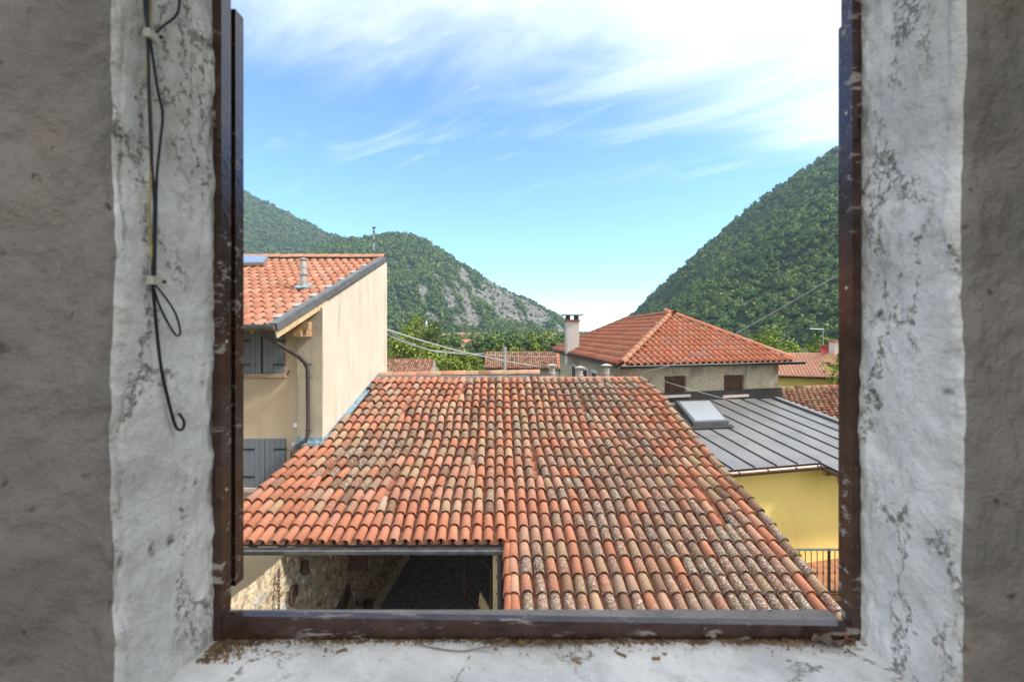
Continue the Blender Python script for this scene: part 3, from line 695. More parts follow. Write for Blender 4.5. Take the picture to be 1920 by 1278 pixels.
# rough plastered wall of the open bay, uneven
lw = MB(); nu, nv = 90, 34; vs = []
for i in range(nu + 1):
    Y = 6.6 + (15.5 - 6.6) * i / nu; X0 = -4.12 + .075 * (Y - 7)
    for j in range(nv + 1):
        z = -7 + (min(-3.95, RZ - (RY - max(Y, 8.6)) * 0.4 - .14) + 7) * j / nv
        q = Vector((X0, Y, z)); q.x += .045 * noise.fractal(q * 5, 1, 2, 4) + .03 * noise.noise(q * 1.3); vs.append(q)
lw.add(vs, [(i*(nv+1)+j, (i+1)*(nv+1)+j, (i+1)*(nv+1)+j+1, i*(nv+1)+j+1) for i in range(nu) for j in range(nv)])
put('bay_wall', lw.mesh('bay_wall', True), M['stone'], ob)
sv_, sf_ = ico(1)
for k in range(95):                                  # stones showing through the broken plaster
    Y = 7.0 + 5.5 * RAND.random(); z = -6.5 + 2.3 * RAND.random()
    if z > RZ - (RY - max(Y, 8.6)) * .4 - .3: continue
    a_, b_, c_ = .05 + .07 * RAND.random(), .10 + .12 * RAND.random(), .07 + .07 * RAND.random(); q = MB(); X_ = -4.12 + .075 * (Y - 7)
    q.add([Vector((X_ + p[0] * a_ * .55, Y + p[1] * b_, z + p[2] * c_)) + Vector(p) * .025 * noise.noise(Vector(p) * 2 + Vector((k, 0, 0))) for p in sv_], [tuple(f) for f in sf_]); put('wall_stone', q, M[('stone', 'conc', 'rough')[k % 3]], ob)
lg = MB(); lg.slab([(-4.1, 6.7, -6.62), (-3.72, 6.7, -6.62), (-3.10, 15.4, -6.62), (-3.5, 15.4, -6.62)], (0, 0, -.36)); put('stone_ledge', lg, M['stone'], ob)
yd_ = MB(); yd_.slab([(-4.3, 2.0, -6.985), (3.0, 2.0, -6.985), (3.0, 15.5, -6.985), (-4.3, 15.5, -6.985)], (0, 0, -.1)); put('yard_paving', yd_, M['yard'], kind='structure')
# three flue pots behind the ridge
for (px, top) in ((1035, 681), (1087, 685), (1137, 681)):
    tp = P(px, top, 15.0); fp = MB(); r = .085; zb = -1.95
    fp.lathe((tp.x, 15.0, 0), [(r*1.1, zb), (r*1.1, tp.z - .34), (r*1.35, tp.z - .33), (r*1.35, tp.z - .29), (r*1.1, tp.z - .27), (r*1.2, tp.z - .16), (r*.8, tp.z - .15), (r*.8, tp.z - .07)], 14)
    fo = put('flue_pot', fp, M['conc'], ob)
    cp = MB(); cp.lathe((tp.x, 15.0, 0), [(r*2.1, tp.z - .07), (r*2.15, tp.z - .055), (.01, tp.z)], 14); put('flue_cap', cp, M['conc'], fo)

# things in the bay
def simple(name, mb, mat, label, cat, group=None): return put(name, mb, mat, label=label, cat=cat, group=group)
def wallX(Y): return -4.12 + .075 * (Y - 7) + .05
hp = thing('hanging_pulley', 'dark oval pulley hanging from a peg on the rubble wall', 'pulley', (wallX(8.6), 8.6, -4.6))
q = MB(); c = Vector((wallX(8.55) + .03, 8.55, -4.72)); q.tube([c + Vector((.02, .07 * math.cos(a), .17 * math.sin(a))) for a in np.linspace(0, 6.283, 17)], .022, 6, False); put('rim', q, M['rust'], hp)
q = MB(); q.tube([c + Vector((0, -.02, 0)), c + Vector((0, .16, .02))], .018, 6); q.box(tuple(c + Vector((-.03, .14, -.08))), tuple(c + Vector((.03, .20, .10)))); put('bracket', q, M['rust'], hp)
ch = MB(); 
for k in range(16):
    cc = Vector((wallX(8.1) + .05, 8.1, -4.05 - .06 * k)); ch.tube([cc + Vector((.02 * math.cos(a) * (k % 2), .02 * math.cos(a) * (1 - k % 2), .042 * math.sin(a))) for a in np.linspace(0, 6.283, 9)], .007, 5, False)
simple('chain', ch, M['rust'], 'rusty chain hanging down the rubble wall of the open bay', 'chain')
lt = MB(); cc = Vector((wallX(9.0) + .05, 9.0, -4.42)); lt.lathe(cc, [(.05, -.14), (.07, -.12), (.07, .08), (.03, .12)], 8); simple('hanging_lantern', lt, M['rust'], 'brown lantern-shaped can hung under the gutter on the rubble wall', 'lantern')
shf = thing('wall_shelf', 'dark wooden shelf with a cloth on it on the bay wall', 'shelf', (wallX(11.6), 11.6, -5))
q = MB(); q.box((wallX(11.6) - .1, 10.9, -5.02), (wallX(11.6) + .45, 12.3, -4.95)); put('board', q, M['rust'], shf)
q = MB(); q.box((wallX(11.6), 11.0, -5.5), (wallX(11.6) + .40, 11.05, -5.02)); put('bracket', q, M['rust'], shf)
q = MB(); vs = []
for i in range(9):
    for j in range(7): vs.append((wallX(12) + .46 + .02 * math.sin(i * 1.9), 11.8 + .5 * i / 8, -4.95 - .55 * j / 6 - .03 * math.sin(i)))
q.add(vs, [(i*7+j, (i+1)*7+j, (i+1)*7+j+1, i*7+j+1) for i in range(8) for j in range(6)]); put('cloth', q, M['rubber'], shf)
wh = thing('grinding_wheel', 'pale round grinding wheel on the stone ledge', 'wheel', (-3.6, 9.6, -6.62))
q = MB(); c = Vector((-3.62, 9.7, -6.42)); q.tube([c + Vector((-.03, -.03, 0)), c + Vector((.03, .03, 0))], .17, 18); put('stone_disc', q, M['sill'], wh)
q = MB(); q.tube([c + Vector((-.1, -.1, 0)), c + Vector((.1, .1, 0))], .03, 8); q.box((-3.72, 9.6, -6.62), (-3.54, 9.8, -6.55)); put('axle_stand', q, M['rust'], wh)
hd = MB(); c = Vector((-3.75, 8.35, -6.58)); hd.tube([c + Vector((.0, .12 * math.cos(a), .10 * math.sin(a))) for a in np.linspace(-.2, 3.34, 12)], .018, 7); simple('basket_handle', hd, M['wire_y'], 'pale looped handle lying on the stone ledge', 'handle')
for k in range(5):
    st_ = MB(); st_.tube([(-3.7 + .03 * k, 8.55 + .06 * k, -6.60 + .012 * k), (-3.45 + .05 * k, 9.0 + .05 * k, -6.58 + .012 * k)], .012, 5); simple('stick', st_, M['wood'], 'thin orange-brown stick in the bundle on the ledge', 'stick', 'sticks on the ledge')
pl_ = MB(); pl_.obox((-3.75, 10.2, -6.25), (.02, 0, 0), (0, .9, .28), (0, -.05, .16)); simple('leaning_plank', pl_, M['deck'], 'grey plank leaning along the bay wall above the ledge', 'plank')
for (nm, Y, z, a_, lab, mt) in (('crate', 9.0, -6.62, .22, 'dark wooden crate on the stone ledge beside the grinding wheel', 'wood'), ('bucket', 10.6, -6.62, .16, 'grey bucket on the stone ledge behind the grinding wheel', 'conc'), ('can', 11.4, -6.62, .11, 'small rusty can on the stone ledge past the bucket', 'rust')):
    X_ = -4.0 + .066 * (Y - 6.7) + .28; t_ = thing(nm, lab, nm, (X_, Y, z))
    q = MB()
    if nm == 'crate':
        for k in range(3): q.box((X_ - .16, Y - .22, z + .005 + k * .09), (X_ + .16, Y + .22, z + .075 + k * .09))
        put('slats', q, M[mt], t_)
        for sx_ in (-.15, .13):
            q = MB(); q.box((X_ + sx_, Y - .235, z), (X_ + sx_ + .03, Y - .222, z + .27)); put('corner_batten', q, M['deck'], t_)
    else:
        q.lathe((X_, Y, z), [(a_ * .8, 0), (a_, a_ * 1.7), (a_ * 1.06, a_ * 1.72), (a_ * .9, a_ * 1.70), (a_ * .72, .03)], 14); put('body', q, M[mt], t_)
        q = MB(); q.tube([Vector((X_ + a_ * math.cos(v_), Y, z + a_ * 1.7 + a_ * .9 * math.sin(v_))) for v_ in np.linspace(0, math.pi, 11)], .008, 5); put('handle', q, M['iron'], t_)
gf = thing('iron_gate', 'dark iron gate leaf standing open inside the bay with a pale board behind', 'gate', (-.9, 10.5, -7))
q = MB()
A, B = Vector((-1.05, 10.6, -6.98)), Vector((-.42, 9.4, -6.98)); H_ = Vector((0, 0, 2.35))
for a, e in ((A, A + H_), (B, B + H_), (A + H_, B + H_), (A + H_ * .55, B + H_ * .55), (A + Vector((0,0,.1)), B + Vector((0,0,.1)))): q.tube([a, e], .025, 6)
put('gate_frame', q, M['rust'], gf)
q = MB(); q.slab([A.lerp(B, .5) + Vector((0,0,1.0)), A.lerp(B, .95) + Vector((0,0,.75)), A.lerp(B, .95) + Vector((0,0,1.5)), A.lerp(B, .62) + Vector((0,0,1.62))], (.02, .03, 0)); put('board', q, M['wood_l'], gf)

# ------------------------------------------------------------------ the cream house on the left
ch_ = thing('cream_house', 'cream rendered house with a clay tile roof, its tall gable wall rising over the outbuilding', 'house', (-5, 12, -7))
def gw(Y): return -4.44 + .131 * (Y - 11.25)          # plane of the gable wall
LS = 0.394; EY = 9.54; EZ = .138; HY = 14.9; HZ = EZ + LS * (HY - EY)
def rz(Y): return EZ + LS * (Y - EY)
b = MB(); b.slab([(gw(11.25), 11.25, -7), (gw(14.95), 14.95, -7), (gw(14.95), 14.95, rz(14.95) - .18), (gw(11.25), 11.25, rz(11.25) - .26)], (-.3, 0, 0)); put('gable_wall', b, M['cream'], ch_)
b = MB(); b.box((-11, 14.95, -7), (gw(14.95) - .002, 15.2, rz(14.95) - .14)); put('back_wall', b, M['cream'], ch_)
xl = P(559, 700, 11.3).x
b = MB(); b.box((xl, 11.247, -7), (gw(11.25) - .003, 11.6, rz(11.25) - .28)); put('corner_pier', b, M['cream3'], ch_)
b = MB(); b.box((-11, 11.31, -7), (xl, 11.6, rz(11.3) - .28)); put('front_wall', b, M['cream2'], ch_)
# roof
sl = math.atan(LS); sv = Vector((0, math.cos(sl), math.sin(sl))); sn = Vector((0, -math.sin(sl), math.cos(sl)))
def lp(s, e, h=0.0):                                # e: distance left of the verge, s: up the slope
    Y = EY + s * math.cos(sl); return Vector((gw(Y) - .02 - e, Y, rz(Y))) + sn * h
SL = (HY - EY) / math.cos(sl)
b = MB(); b.slab([lp(0, 0, -.09), lp(SL, 0, -.09), lp(SL, 6.4, -.09), lp(0, 6.4, -.09)], sn * -.04); put('roof_boarding', b, M['wood_l'], ch_)
b = MB(); b.box((-10.6, HY + .02, HZ - .2), (gw(HY) - .02, HY + .42, HZ - .05)); put('ridge_trim', b, M['strip'], ch_)
tf = TileField(STILE_M, STILES); nr = 16; ex = (SL + .02) / nr
for r in range(nr):
    for c in range(26):
        p = lp(r * ex - .03, .16 + c * .236, -.035)
        Mx = frame_m(p, (1, 0, 0), sv + Vector((.131 * math.cos(sl), 0, 0))) @ Matrix.Rotation(R(-4.0 + random.uniform(-.4, .4)), 4, 'X') @ Matrix.Rotation(R(random.uniform(-.8, .8)), 4, 'Z')
        tf.add(Mx, (*shade((0.40, 0.175, 0.112) if random.random() < .7 else (0.42, .215, .15), .13), random.choice((.05, .1, .2, .5)) * random.random()))
tf.build(ch_, 300)
for k in range(18):
    p = lp(SL, k * .36 - .0, .0); Mx = frame_m(Vector((p.x + .02, HY + .05, HZ + .02 + random.uniform(-.004, .004))), (0, 1, 0), (-1, 0, random.uniform(-.012, .012)))
    inst('ridge_tile', rtm, Mx, ch_, (*shade((0.42, .21, .135), .08), .1))
b = MB(); b.slab([lp(-.06, -.015, -.12), lp(SL + .02, -.015, -.12), lp(SL + .02, -.015, .045), lp(-.06, -.015, .03)], (.035, 0, 0)); b.slab([lp(-.06, -.02, .03), lp(SL + .02, -.02, .045), lp(SL + .02, .12, .045), lp(-.06, .12, .03)], sn * .008); put('verge_trim', b, M['strip'], ch_)
for k in range(7):
    p = lp(.35 + k * .72, .16, .02); m_ = MB(); m_.obox(p, (.07, 0, 0), sv * .10, sn * .035); put('mortar_patch', m_, M['conc'], ch_)
b = MB(); b.slab([lp(-.02, .02, -.30), lp(2.1, .02, -.30), lp(2.1, .02, -.12), lp(-.02, .02, -.12)], (-.03, 0, 0)); put('barge_board', b, M['wood_l'], ch_)
for (s, z) in ((.95, 0), ):
    p = lp(s, .0, -.40); b = MB(); b.obox(p + Vector((-.22, .25, 0)), (.24, .0, 0), (0, .10, 0), (0, 0, .09)); put('purlin_end', b, M['wood'], ch_)
    b = MB(); b.obox(p + Vector((-.20, .62, -.17)), (.08, 0, 0), (0, .55, .0), (0, 0, .075)); put('bracket_beam', b, M['wood'], ch_)
for k in range(7):
    b = MB(); a = lp(.05, .55 + k * .8, -.17); e = lp(2.0, .55 + k * .8, -.17); b.obox((a + e) / 2, (.045, 0, 0), (e - a) / 2, sn * .05); put('rafter', b, M['wood'], ch_)
b = MB(); vs = []; ex_ = lp(0, -.0).x
for xx in (-11, ex_ - .0): vs += [(xx, EY - .07 + a * 1.05, EZ - .02 + z * 1.05) for a, z in pr]
b.add(vs, [(k, k+1, n+2+k, n+1+k) for k in range(n)]); b.tube([(-11, EY - .15, EZ - .02), (ex_, EY - .15, EZ - .02)], .01, 6); b.add([(ex_, EY - .07 + a * 1.05, EZ - .02 + z * 1.05) for a, z in pr], [tuple(range(n + 1))]); put('gutter', b, M['metal_g'], ch_)
b = MB(); pts = [P(489, 612, EY - .06), P(489, 622, EY - .03), P(497, 630, 9.65), P(560, 668, 10.9), P(572, 680, 11.1), P(577, 692, 11.14), P(578, 812, 11.14), P(573, 826, 11.13), P(556, 836, 11.1), P(549, 846, 11.05), P(548, 858, 11.0)]
b.tube(pts, .047, 12); dp = put('downpipe', b.mesh('downpipe', True), M['metal_d'], ch_)
for y in (706, 807, 683):
    b = MB(); c = P(577.5, y, 11.14); b.lathe(c, [(.055, -.02), (.055, .02)], 12); b.box(tuple(c + Vector((-.075, .02, -.008))), tuple(c + Vector((.075, .045, .008)))); put('pipe_clip', b, M['metal_d'], dp)
def shutter(parent, x0, x1, z0, z1, Y, mat, hinge_right, planks=4):
    b = MB(); wp = (x1 - x0) / planks
    s = thing_part('shutter', parent)
    for k in range(planks):
        q = MB(); q.box((x0 + k * wp + .004, Y - .035, z0), (x0 + (k + 1) * wp - .004, Y, z1)); put('plank', q, mat, s)
    q = MB(); q.box((x0 + .003, Y - .026, z0 + .003), (x1 - .003, Y - .006, z1 - .003)); put('backing', q, mat, s)
    for zz in (z0 + (z1 - z0) * .2, z1 - (z1 - z0) * .22):
        q = MB(); a = (x1 - .26, x1 + .03) if hinge_right else (x0 - .03, x0 + .26); q.box((a[0], Y - .045, zz - .02), (a[1], Y - .037, zz + .02)); put('strap_hinge', q, M['iron'], s)
    return s
def thing_part(name, parent):                        # grouping part: a thin back panel is added by callers
    o = bpy.data.objects.new(name, None); COL.objects.link(o); o.parent = parent; o.matrix_parent_inverse = Matrix.Translation(-parent.location); o.empty_display_size = .05
    return o
YW = 11.30
for (xa, xb, ya, yb) in ((449, 489.5, 622, 699), (493, 533, 622, 699), (457.5, 496.6, 822, 911), (497.2, 535, 822, 911)):
    a, e = P(xa, yb, YW - .03), P(xb, ya, YW - .03); shutter(ch_, a.x, e.x, a.z, e.z, YW - .03 + .028, M['shut'], xa > 490)
b = MB(); a, e = P(446, 707, YW), P(538, 700, YW); b.box((a.x, YW - .10, a.z), (e.x, YW + .008, e.z)); put('window_sill', b, M['wood_p'], ch_)
b = MB(); a, e = P(446, 920, YW), P(538, 913, YW); b.box((a.x, YW - .10, a.z), (e.x, YW + .008, e.z)); put('window_sill', b, M['sill'], ch_)
b = MB(); a, e = P(489.6, 700, YW), P(492.8, 622, YW); b.box((a.x, YW - .004, a.z), (e.x, YW + .008, e.z)); put('window_gap', b, M['dark'], ch_)
b = MB(); c = P(542, 698, YW); b.tube([c, c + Vector((0, -.05, .0)), c + Vector((.02, -.06, .05))], .010, 5); b.tube([c + Vector((-.02, -.055, -.05)), c + Vector((.02, -.06, .06))], .009, 5); put('shutter_stay', b, M['iron'], ch_)
b = MB(); c = P(555.5, 796, YW); b.box(tuple(c + Vector((-.045, -.05, -.05))), tuple(c + Vector((.045, .0, .045)))); put('junction_box', b, M['white'], ch_)
# lead flashing where the outbuilding roof meets the wall
b = MB(); pts = [Vector((gw(Y) + .006, Y, RZ - (RY - Y) * .4)) for Y in (11.2, 12.2, 13.2, 14.45)]
for a, e in zip(pts, pts[1:]): b.slab([a, e, e + Vector((0, 0, .15)), a + Vector((0, 0, .15))], (.012, 0, 0)); b.slab([a + Vector((0,0,.075)), e + Vector((0,0,.075)), e + Vector((.12, 0, .085)), a + Vector((.12, 0, .085))], (0, 0, .006))
put('wall_flashing', b, M['flash'], ch_)
b = MB(); zf_ = RZ - (RY - 11.25) * .4; b.box((xl - .06, 11.10, zf_ + .02), (gw(11.25) + .02, 11.244, zf_ + .10)); b.box((xl, 11.235, zf_ + .1), (gw(11.25) + .006, 11.246, zf_ + .2)); put('apron_flashing', b, M['flash'], ch_)
# roof vent, skylight, mast
hit = lambda x, y: on_plane(x, y, lp(0, 1), sn)
c = hit(569, 538); top = P(569, 484, c.y); b = MB(); hh = top.z - c.z; r_ = .085
b.lathe((c.x, c.y, c.z), [(r_, -.05), (r_, hh * .42), (r_ * 1.5, hh * .43), (r_ * 1.5, hh * .50), (r_, hh * .51), (r_, hh * .66), (r_ * 1.08, hh * .67), (r_ * 1.08, hh * .70), (r_, hh * .71), (r_ * .95, hh * .90)], 16); vp = put('vent_pipe', b.mesh('vent', False), M['steel'], ch_)
b = MB(); b.lathe((c.x, c.y, c.z), [(r_ * 1.25, hh * .93), (r_ * 1.3, hh * .96), (.01, hh * 1.02)], 16); put('vent_cowl', b, M['steel'], vp)
b = MB(); b.obox(c + sn * .03, (.16, 0, 0), sv * .2, sn * .02); put('vent_flashing', b, M['flash'], vp)
qs = [hit(430, 500), hit(495, 499), hit(504, 486), hit(440, 485)]
sk = thing_part('skylight', ch_)
b = MB(); ctr = sum(qs, Vector()) / 4
b.slab([q + sn * .02 for q in qs], sn * .09); put('skylight_frame', b, M['alu'], sk)
b = MB(); b.slab([q.lerp(ctr, .14) + sn * .112 for q in qs], sn * .006); put('skylight_pane', b, M['glass_b'], sk)
b = MB(); a = P(701, 478, 15.0); e = P(701, 425, 15.0); b.tube([a, e], .022, 8); mz = put('antenna_mast', b, M['alu'], ch_)
for f_ in (.0, .12, .5, .82, .94):
    q = MB(); c = a.lerp(e, f_); q.lathe(c, [(.035, -.03), (.035, .03)], 8); put('mast_clamp', q, M['metal_d'], mz)
q = MB(); q.tube([e + Vector((-.05, 0, -.02)), e + Vector((.06, 0, -.02))], .018, 6); put('mast_head', q, M['metal_d'], mz)

# ------------------------------------------------------------------ the hipped-roof house behind
hh_ = thing('hip_roof_house', 'rendered house with a bright orange hipped tile roof and two brown shuttered windows', 'house', (6.5, 19, -7))
FL, FR, BL = Vector((3.42, 15.0, -1.067)), Vector((10.1, 17.1, -1.067)), Vector((2.34, 27.4, -1.067))
BR = FR + (BL - FL); AP = Vector((6.46, 19.5, .67)); BP = on_plane(1174, 599, FL, (FL - BL).cross(AP - FL))
def tri_tiles(parent, A, B, apex0, apex1, ex_, wd, limit, colf, meshes, vfs, nm='roof_tile'):
    """tiles a roof face with eave A->B and top edge apex0->apex1"""
    e = (B - A); Lh = e.length; eu = e.normalized(); nn = eu.cross(apex0 - A).normalized(); 
    if nn.z < 0: nn = -nn
    up = nn.cross(eu).normalized()
    if up.z < 0: up = -up
    def lim(h):
        H0 = (apex0 - A).dot(up); k = h / H0
        l = (apex0 - A).dot(eu) * k; r = Lh + ((apex1 - A).dot(eu) - Lh) * k; return l, r, H0
    f_ = TileField(meshes, vfs); H0 = lim(0)[2]; nr = int(H0 / ex_)
    for r in range(nr + 1):
        l, rr, _ = lim(r * ex_ + .12)
        for c in range(int(Lh / wd) + 1):
            x = (c + .5) * wd
            if x < l + .02 or x > rr - .02 or r * ex_ > H0 - .12: continue
            p = A + eu * x + up * (r * ex_ - .06) + nn * .045
            f_.add(frame_m(p, eu, up) @ Matrix.Rotation(R(-4.0 + random.uniform(-.4, .4)), 4, 'X') @ Matrix.Rotation(R(random.uniform(-.8, .8)), 4, 'Z'), colf())
    f_.build(parent, limit, nm); return nn
cf = lambda: (*shade((0.42, 0.15, 0.086) if random.random() < .75 else (.40, .185, .12), .12), random.choice((0, .1, .2, .45)) * random.random())
tri_tiles(hh_, FL, FR, AP, AP, .37, .245, 200, cf, STILE_M, STILES)
f0 = len(hh_.children)
tri_tiles(hh_, BL, FL, BP, AP, .37, .245, 60, cf, STILE_M, STILES)
b = MB(); dn = Vector((0, 0, -.03)); b.add([q + dn for q in (FL, FR, BR, BL, AP, BP)], [(0, 1, 4), (1, 2, 5, 4), (3, 0, 4, 5), (2, 3, 5), (3, 2, 1, 0)]); put('roof_body', b, M['far_r'], hh_)
hipm = mk('hip_cap', cover_tile(.44, .25, .21, .12, .10, .016, 8, 84), M['tile'])
def cap_line(A, B, nm, parent, step=.38, lift=.04, colf=cf):
    d = (B - A); L_ = d.length; d.normalize(); k = 0
    while k * step < L_ - .1:
        p = A + d * (k * step) + Vector((0, 0, lift)); inst(nm, hipm, frame_m(p, d.cross(Vector((0, 0, 1))), d), parent, colf()); k += 1
cap_line(FL, AP, 'hip_tile', hh_, lift=.05, colf=lambda: (*shade((.43, .21, .13), .08), .1)); cap_line(FR, AP, 'hip_tile', hh_, lift=.05); cap_line(BP, AP, 'ridge_tile', hh_, lift=.04); cap_line(BL, BP, 'verge_tile', hh_, lift=.04)
def gut_line(A, B, mat, parent, out, r=.085):
    d = (B - A).normalized(); o_ = Vector(out); b = MB(); vs = []
    for q in (A, B): vs += [q + o_ * (r + r * math.cos(R(180 * k / 8))) - Vector((0, 0, .03 + r * 1.1 * math.sin(R(180 * k / 8)))) for k in range(9)]
    b.add(vs, [(k, k+1, 10+k, 9+k) for k in range(8)]); b.tube([A + o_ * 2 * r - Vector((0,0,.03)), B + o_ * 2 * r - Vector((0,0,.03))], .012, 6); b.tube([A - Vector((0,0,.05)), B - Vector((0,0,.05))], .03, 4)
    return put('gutter', b, mat, parent)
eF = (FR - FL).normalized(); oF = Vector((eF.y, -eF.x, 0)); eS = (BL - FL).normalized(); oS = Vector((-eS.y, eS.x, 0)); 
if oS.x > 0: oS = -oS
gut_line(FL - eF * .12, FR + eF * .3, M['gut_d'], hh_, oF); gut_line(FL - eS * .10, BL, M['gut_d'], hh_, oS)
inn = eS * .45; ins = eF * .45
w0, w1, w2 = FL + inn + ins, FR + inn - ins * .9, BL + ins
def wall_poly(a, b_, z0, z1, th): 
    q = MB(); q.slab([(a.x, a.y, z0), (b_.x, b_.y, z0), (b_.x, b_.y, z1), (a.x, a.y, z1)], th); return q
def in_wall(px, py, w0_, dirn, nrm, off=0.0): return on_plane(px, py, w0_ + nrm * off, nrm)
# front wall built round its two window openings
holes = [(1246, 1286, 704, 740), (1357.5, 1395, 702, 740)]
nF = oF; ps = []
def fpt(s, z, off=0): return Vector((w0.x, w0.y, 0)) + eF * s + nF * off + Vector((0, 0, z))
WLn = (w1 - w0).length; spans = []
for (xa, xb, ya, yb) in holes:
    a = in_wall(xa, yb, w0, eF, nF); e = in_wall(xb, ya, w0, eF, nF); spans.append(((a - w0).dot(eF), (e - w0).dot(eF), a.z, e.z))
b = MB(); s0 = 0.0
def fbox(mb, sa, sb, za, zb, o0, o1): mb.hexa([fpt(sa, za, o0), fpt(sb, za, o0), fpt(sb, za, o1), fpt(sa, za, o1), fpt(sa, zb, o0), fpt(sb, zb, o0), fpt(sb, zb, o1), fpt(sa, zb, o1)])
zt = -1.10
for (sa, sb, za, zb) in spans:
    fbox(b, s0, sa, -7, zt, -.3, 0); fbox(b, sa, sb, -7, za, -.3, 0); fbox(b, sa, sb, zb, zt, -.3, 0); s0 = sb
fbox(b, s0, WLn, -7, zt, -.3, 0); put('front_wall', b, M['rough'], hh_)
for (sa, sb, za, zb) in spans:
    wn = thing_part('window', hh_)
    for k in range(3):
        q = MB(); ww = (sb - sa) / 3; fbox(q, sa + k * ww + .004, sa + (k + 1) * ww - .004, za + .01, zb, -.14, -.10); put('shutter_board', q, M['shut_b'], wn)
    q = MB(); fbox(q, sa, sb, za, zb, -.2, -.145); put('shutter_back', q, M['dark'], wn)
    q = MB(); fbox(q, sa - .12, sb + .12, za - .09, za - .005, -.2, .10); put('window_sill', q, M['sill'], wn)
b = wall_poly(w2, w0 + eS * .003, -7, -1.13, eF * .25); put('side_wall', b, M['rough2'], hh_)
b = wall_poly(w1, w1 + (BL - FL), -7, -1.13, -eF * .25); put('far_side_wall', b, M['rough'], hh_)
for (xa, xb, ya, yb) in ((1073, 1081, 683, 712), (1091, 1103, 687, 712), (1110, 1121, 692, 712), (1143, 1156, 701, 712)):
    nS = oS; a = on_plane(xa, ya, w0, nS); e = on_plane(xb, ya, w0, nS); zt_ = a.z; sa = (a - w0).dot(eS); sb = (e - w0).dot(eS); sa, sb = min(sa, sb), max(sa, sb)
    if sb - sa > 3: sb = sa + 1.1
    wn = thing_part('window', hh_); q = MB(); O = Vector((w0.x, w0.y, 0))
    def sbx(mb, s_a, s_b, za, zb, o0, o1): mb.hexa([O + eS*s_a + nS*o0 + Vector((0,0,za)), O + eS*s_b + nS*o0 + Vector((0,0,za)), O + eS*s_b + nS*o1 + Vector((0,0,za)), O + eS*s_a + nS*o1 + Vector((0,0,za)), O + eS*s_a + nS*o0 + Vector((0,0,zb)), O + eS*s_b + nS*o0 + Vector((0,0,zb)), O + eS*s_b + nS*o1 + Vector((0,0,zb)), O + eS*s_a + nS*o1 + Vector((0,0,zb))])
    zt_ = -1.62; sbx(q, sa, sb, -3.2, zt_, 0.002, .03); put('window_frame', q, M['white'], wn)
    q = MB(); sbx(q, sa + .12, sb - .12, -3.2, zt_ - .13, .031, .045); put('shutter', q, M['shut_b'], wn)
# chimney on the left slope
ck = thing_part('chimney', hh_); c = P(1073.5, 645, 23.0); zt_ = P(1073, 603, 23).z; q = MB(); q.obox((c.x, 23.2, (zt_ - 1.6) / 2 + .0), (.29, .02, 0), (-.02, .3, 0), (0, 0, (zt_ + 1.6) / 2)); put('stack', q, M['chim'], ck)
q = MB(); q.obox((c.x, 23.2, zt_ + .05), (.335, .02, 0), (-.02, .34, 0), (0, 0, .05)); put('brick_band', q, M['brick'], ck)
for sx in (-.2, .2):
    for sy in (-.2, .2): q = MB(); q.obox((c.x + sx, 23.2 + sy, zt_ + .20), (.085, 0, 0), (0, .085, 0), (0, 0, .10)); put('vent_pier', q, M['dark'], ck)
q = MB(); q.obox((c.x, 23.2, zt_ + .33), (.47, .02, 0), (-.02, .47, 0), (0, 0, .035)); put('cap_slab', q, M['conc'], ck)

# ------------------------------------------------------------------ yellow house with the standing-seam metal roof
yh = thing('yellow_house', 'yellow rendered house with a low grey standing-seam metal roof and a brown gutter', 'house', (7, 13, -7))
P1 = Vector((4.88, 10.85, -3.16)); dS = Vector((-.253, 1, .161)); eV = Vector((1, .253, 0)); mN = eV.cross(dS).normalized()
def mp(s, t, h=0.0): return P1 + eV * s + dS * t + mN * h
TT = 5.1
b = MB(); b.slab([mp(-1.6, 0, -.03), mp(2.52, 0, -.03), mp(2.52, -.55, -.03), mp(5.56, -.55, -.03), mp(5.56, TT - .45, -.03), mp(-1.6, TT + .3, -.03)], (0, 0, -.10)); put('roof_body', b, M['gut_b'], yh)
sx = [-1.6, -1.02, -.44, .14, .72, 1.30, 1.88, 2.52, 3.12, 3.72, 4.32, 4.94, 5.5]
for a, e in zip(sx, sx[1:]):
    t0 = 0.0 if a < 2.5 else -.55; b = MB(); tt_ = TT + .3 - (a + 1.6) * .10
    b.slab([mp(a + .006, t0 + .01), mp(e - .006, t0 + .01), mp(e - .006, tt_), mp(a + .006, tt_)], mN * .006); put('roof_panel', b, M['seam'], yh)
    b = MB(); b.slab([mp(e - .010, t0 + .02, .004), mp(e + .010, t0 + .02, .004), mp(e + .010, tt_, .004), mp(e - .010, tt_, .004)], mN * .030); put('roof_seam', b, M['seam_d'], yh)
b = MB(); b.slab([mp(5.52, -.55, .0), mp(5.66, -.55, 0), mp(5.66, TT - .45, 0), mp(5.52, TT - .45, 0)], mN * .09); put('verge_upstand', b, M['alu'], yh)
b = MB(); o0, o1 = .003, .05; fbox(b, .2, WLn + .1, -2.62, -2.06, o0, o1); put('wall_upstand', b, M['seam_d'], yh)
gut_line(mp(-1.5, 0, -.02), mp(2.60, 0, -.02), M['gut_b'], yh, (.245, -.97, 0), .075)
gut_line(mp(2.52, -.0, -.02), mp(2.52, -.55, -.02), M['gut_b'], yh, (-.97, -.245, 0), .06)
for s in (.2, .95, 1.7, 2.4):
    b = MB(); c = mp(s, -.12, .0); b.obox(c, (.014, 0, 0), (0, .05, 0), (0, 0, .012)); put('gutter_clip', b, M['alu'], yh)
b = MB(); a = mp(-1.4, .32); e = mp(5.4, .32); b.slab([(a.x, a.y, -7), (e.x, e.y, -7), (e.x, e.y, e.z - .12), (a.x, a.y, a.z - .12)], (-.06, .25, 0)); put('front_wall', b, M['yellow'], yh)
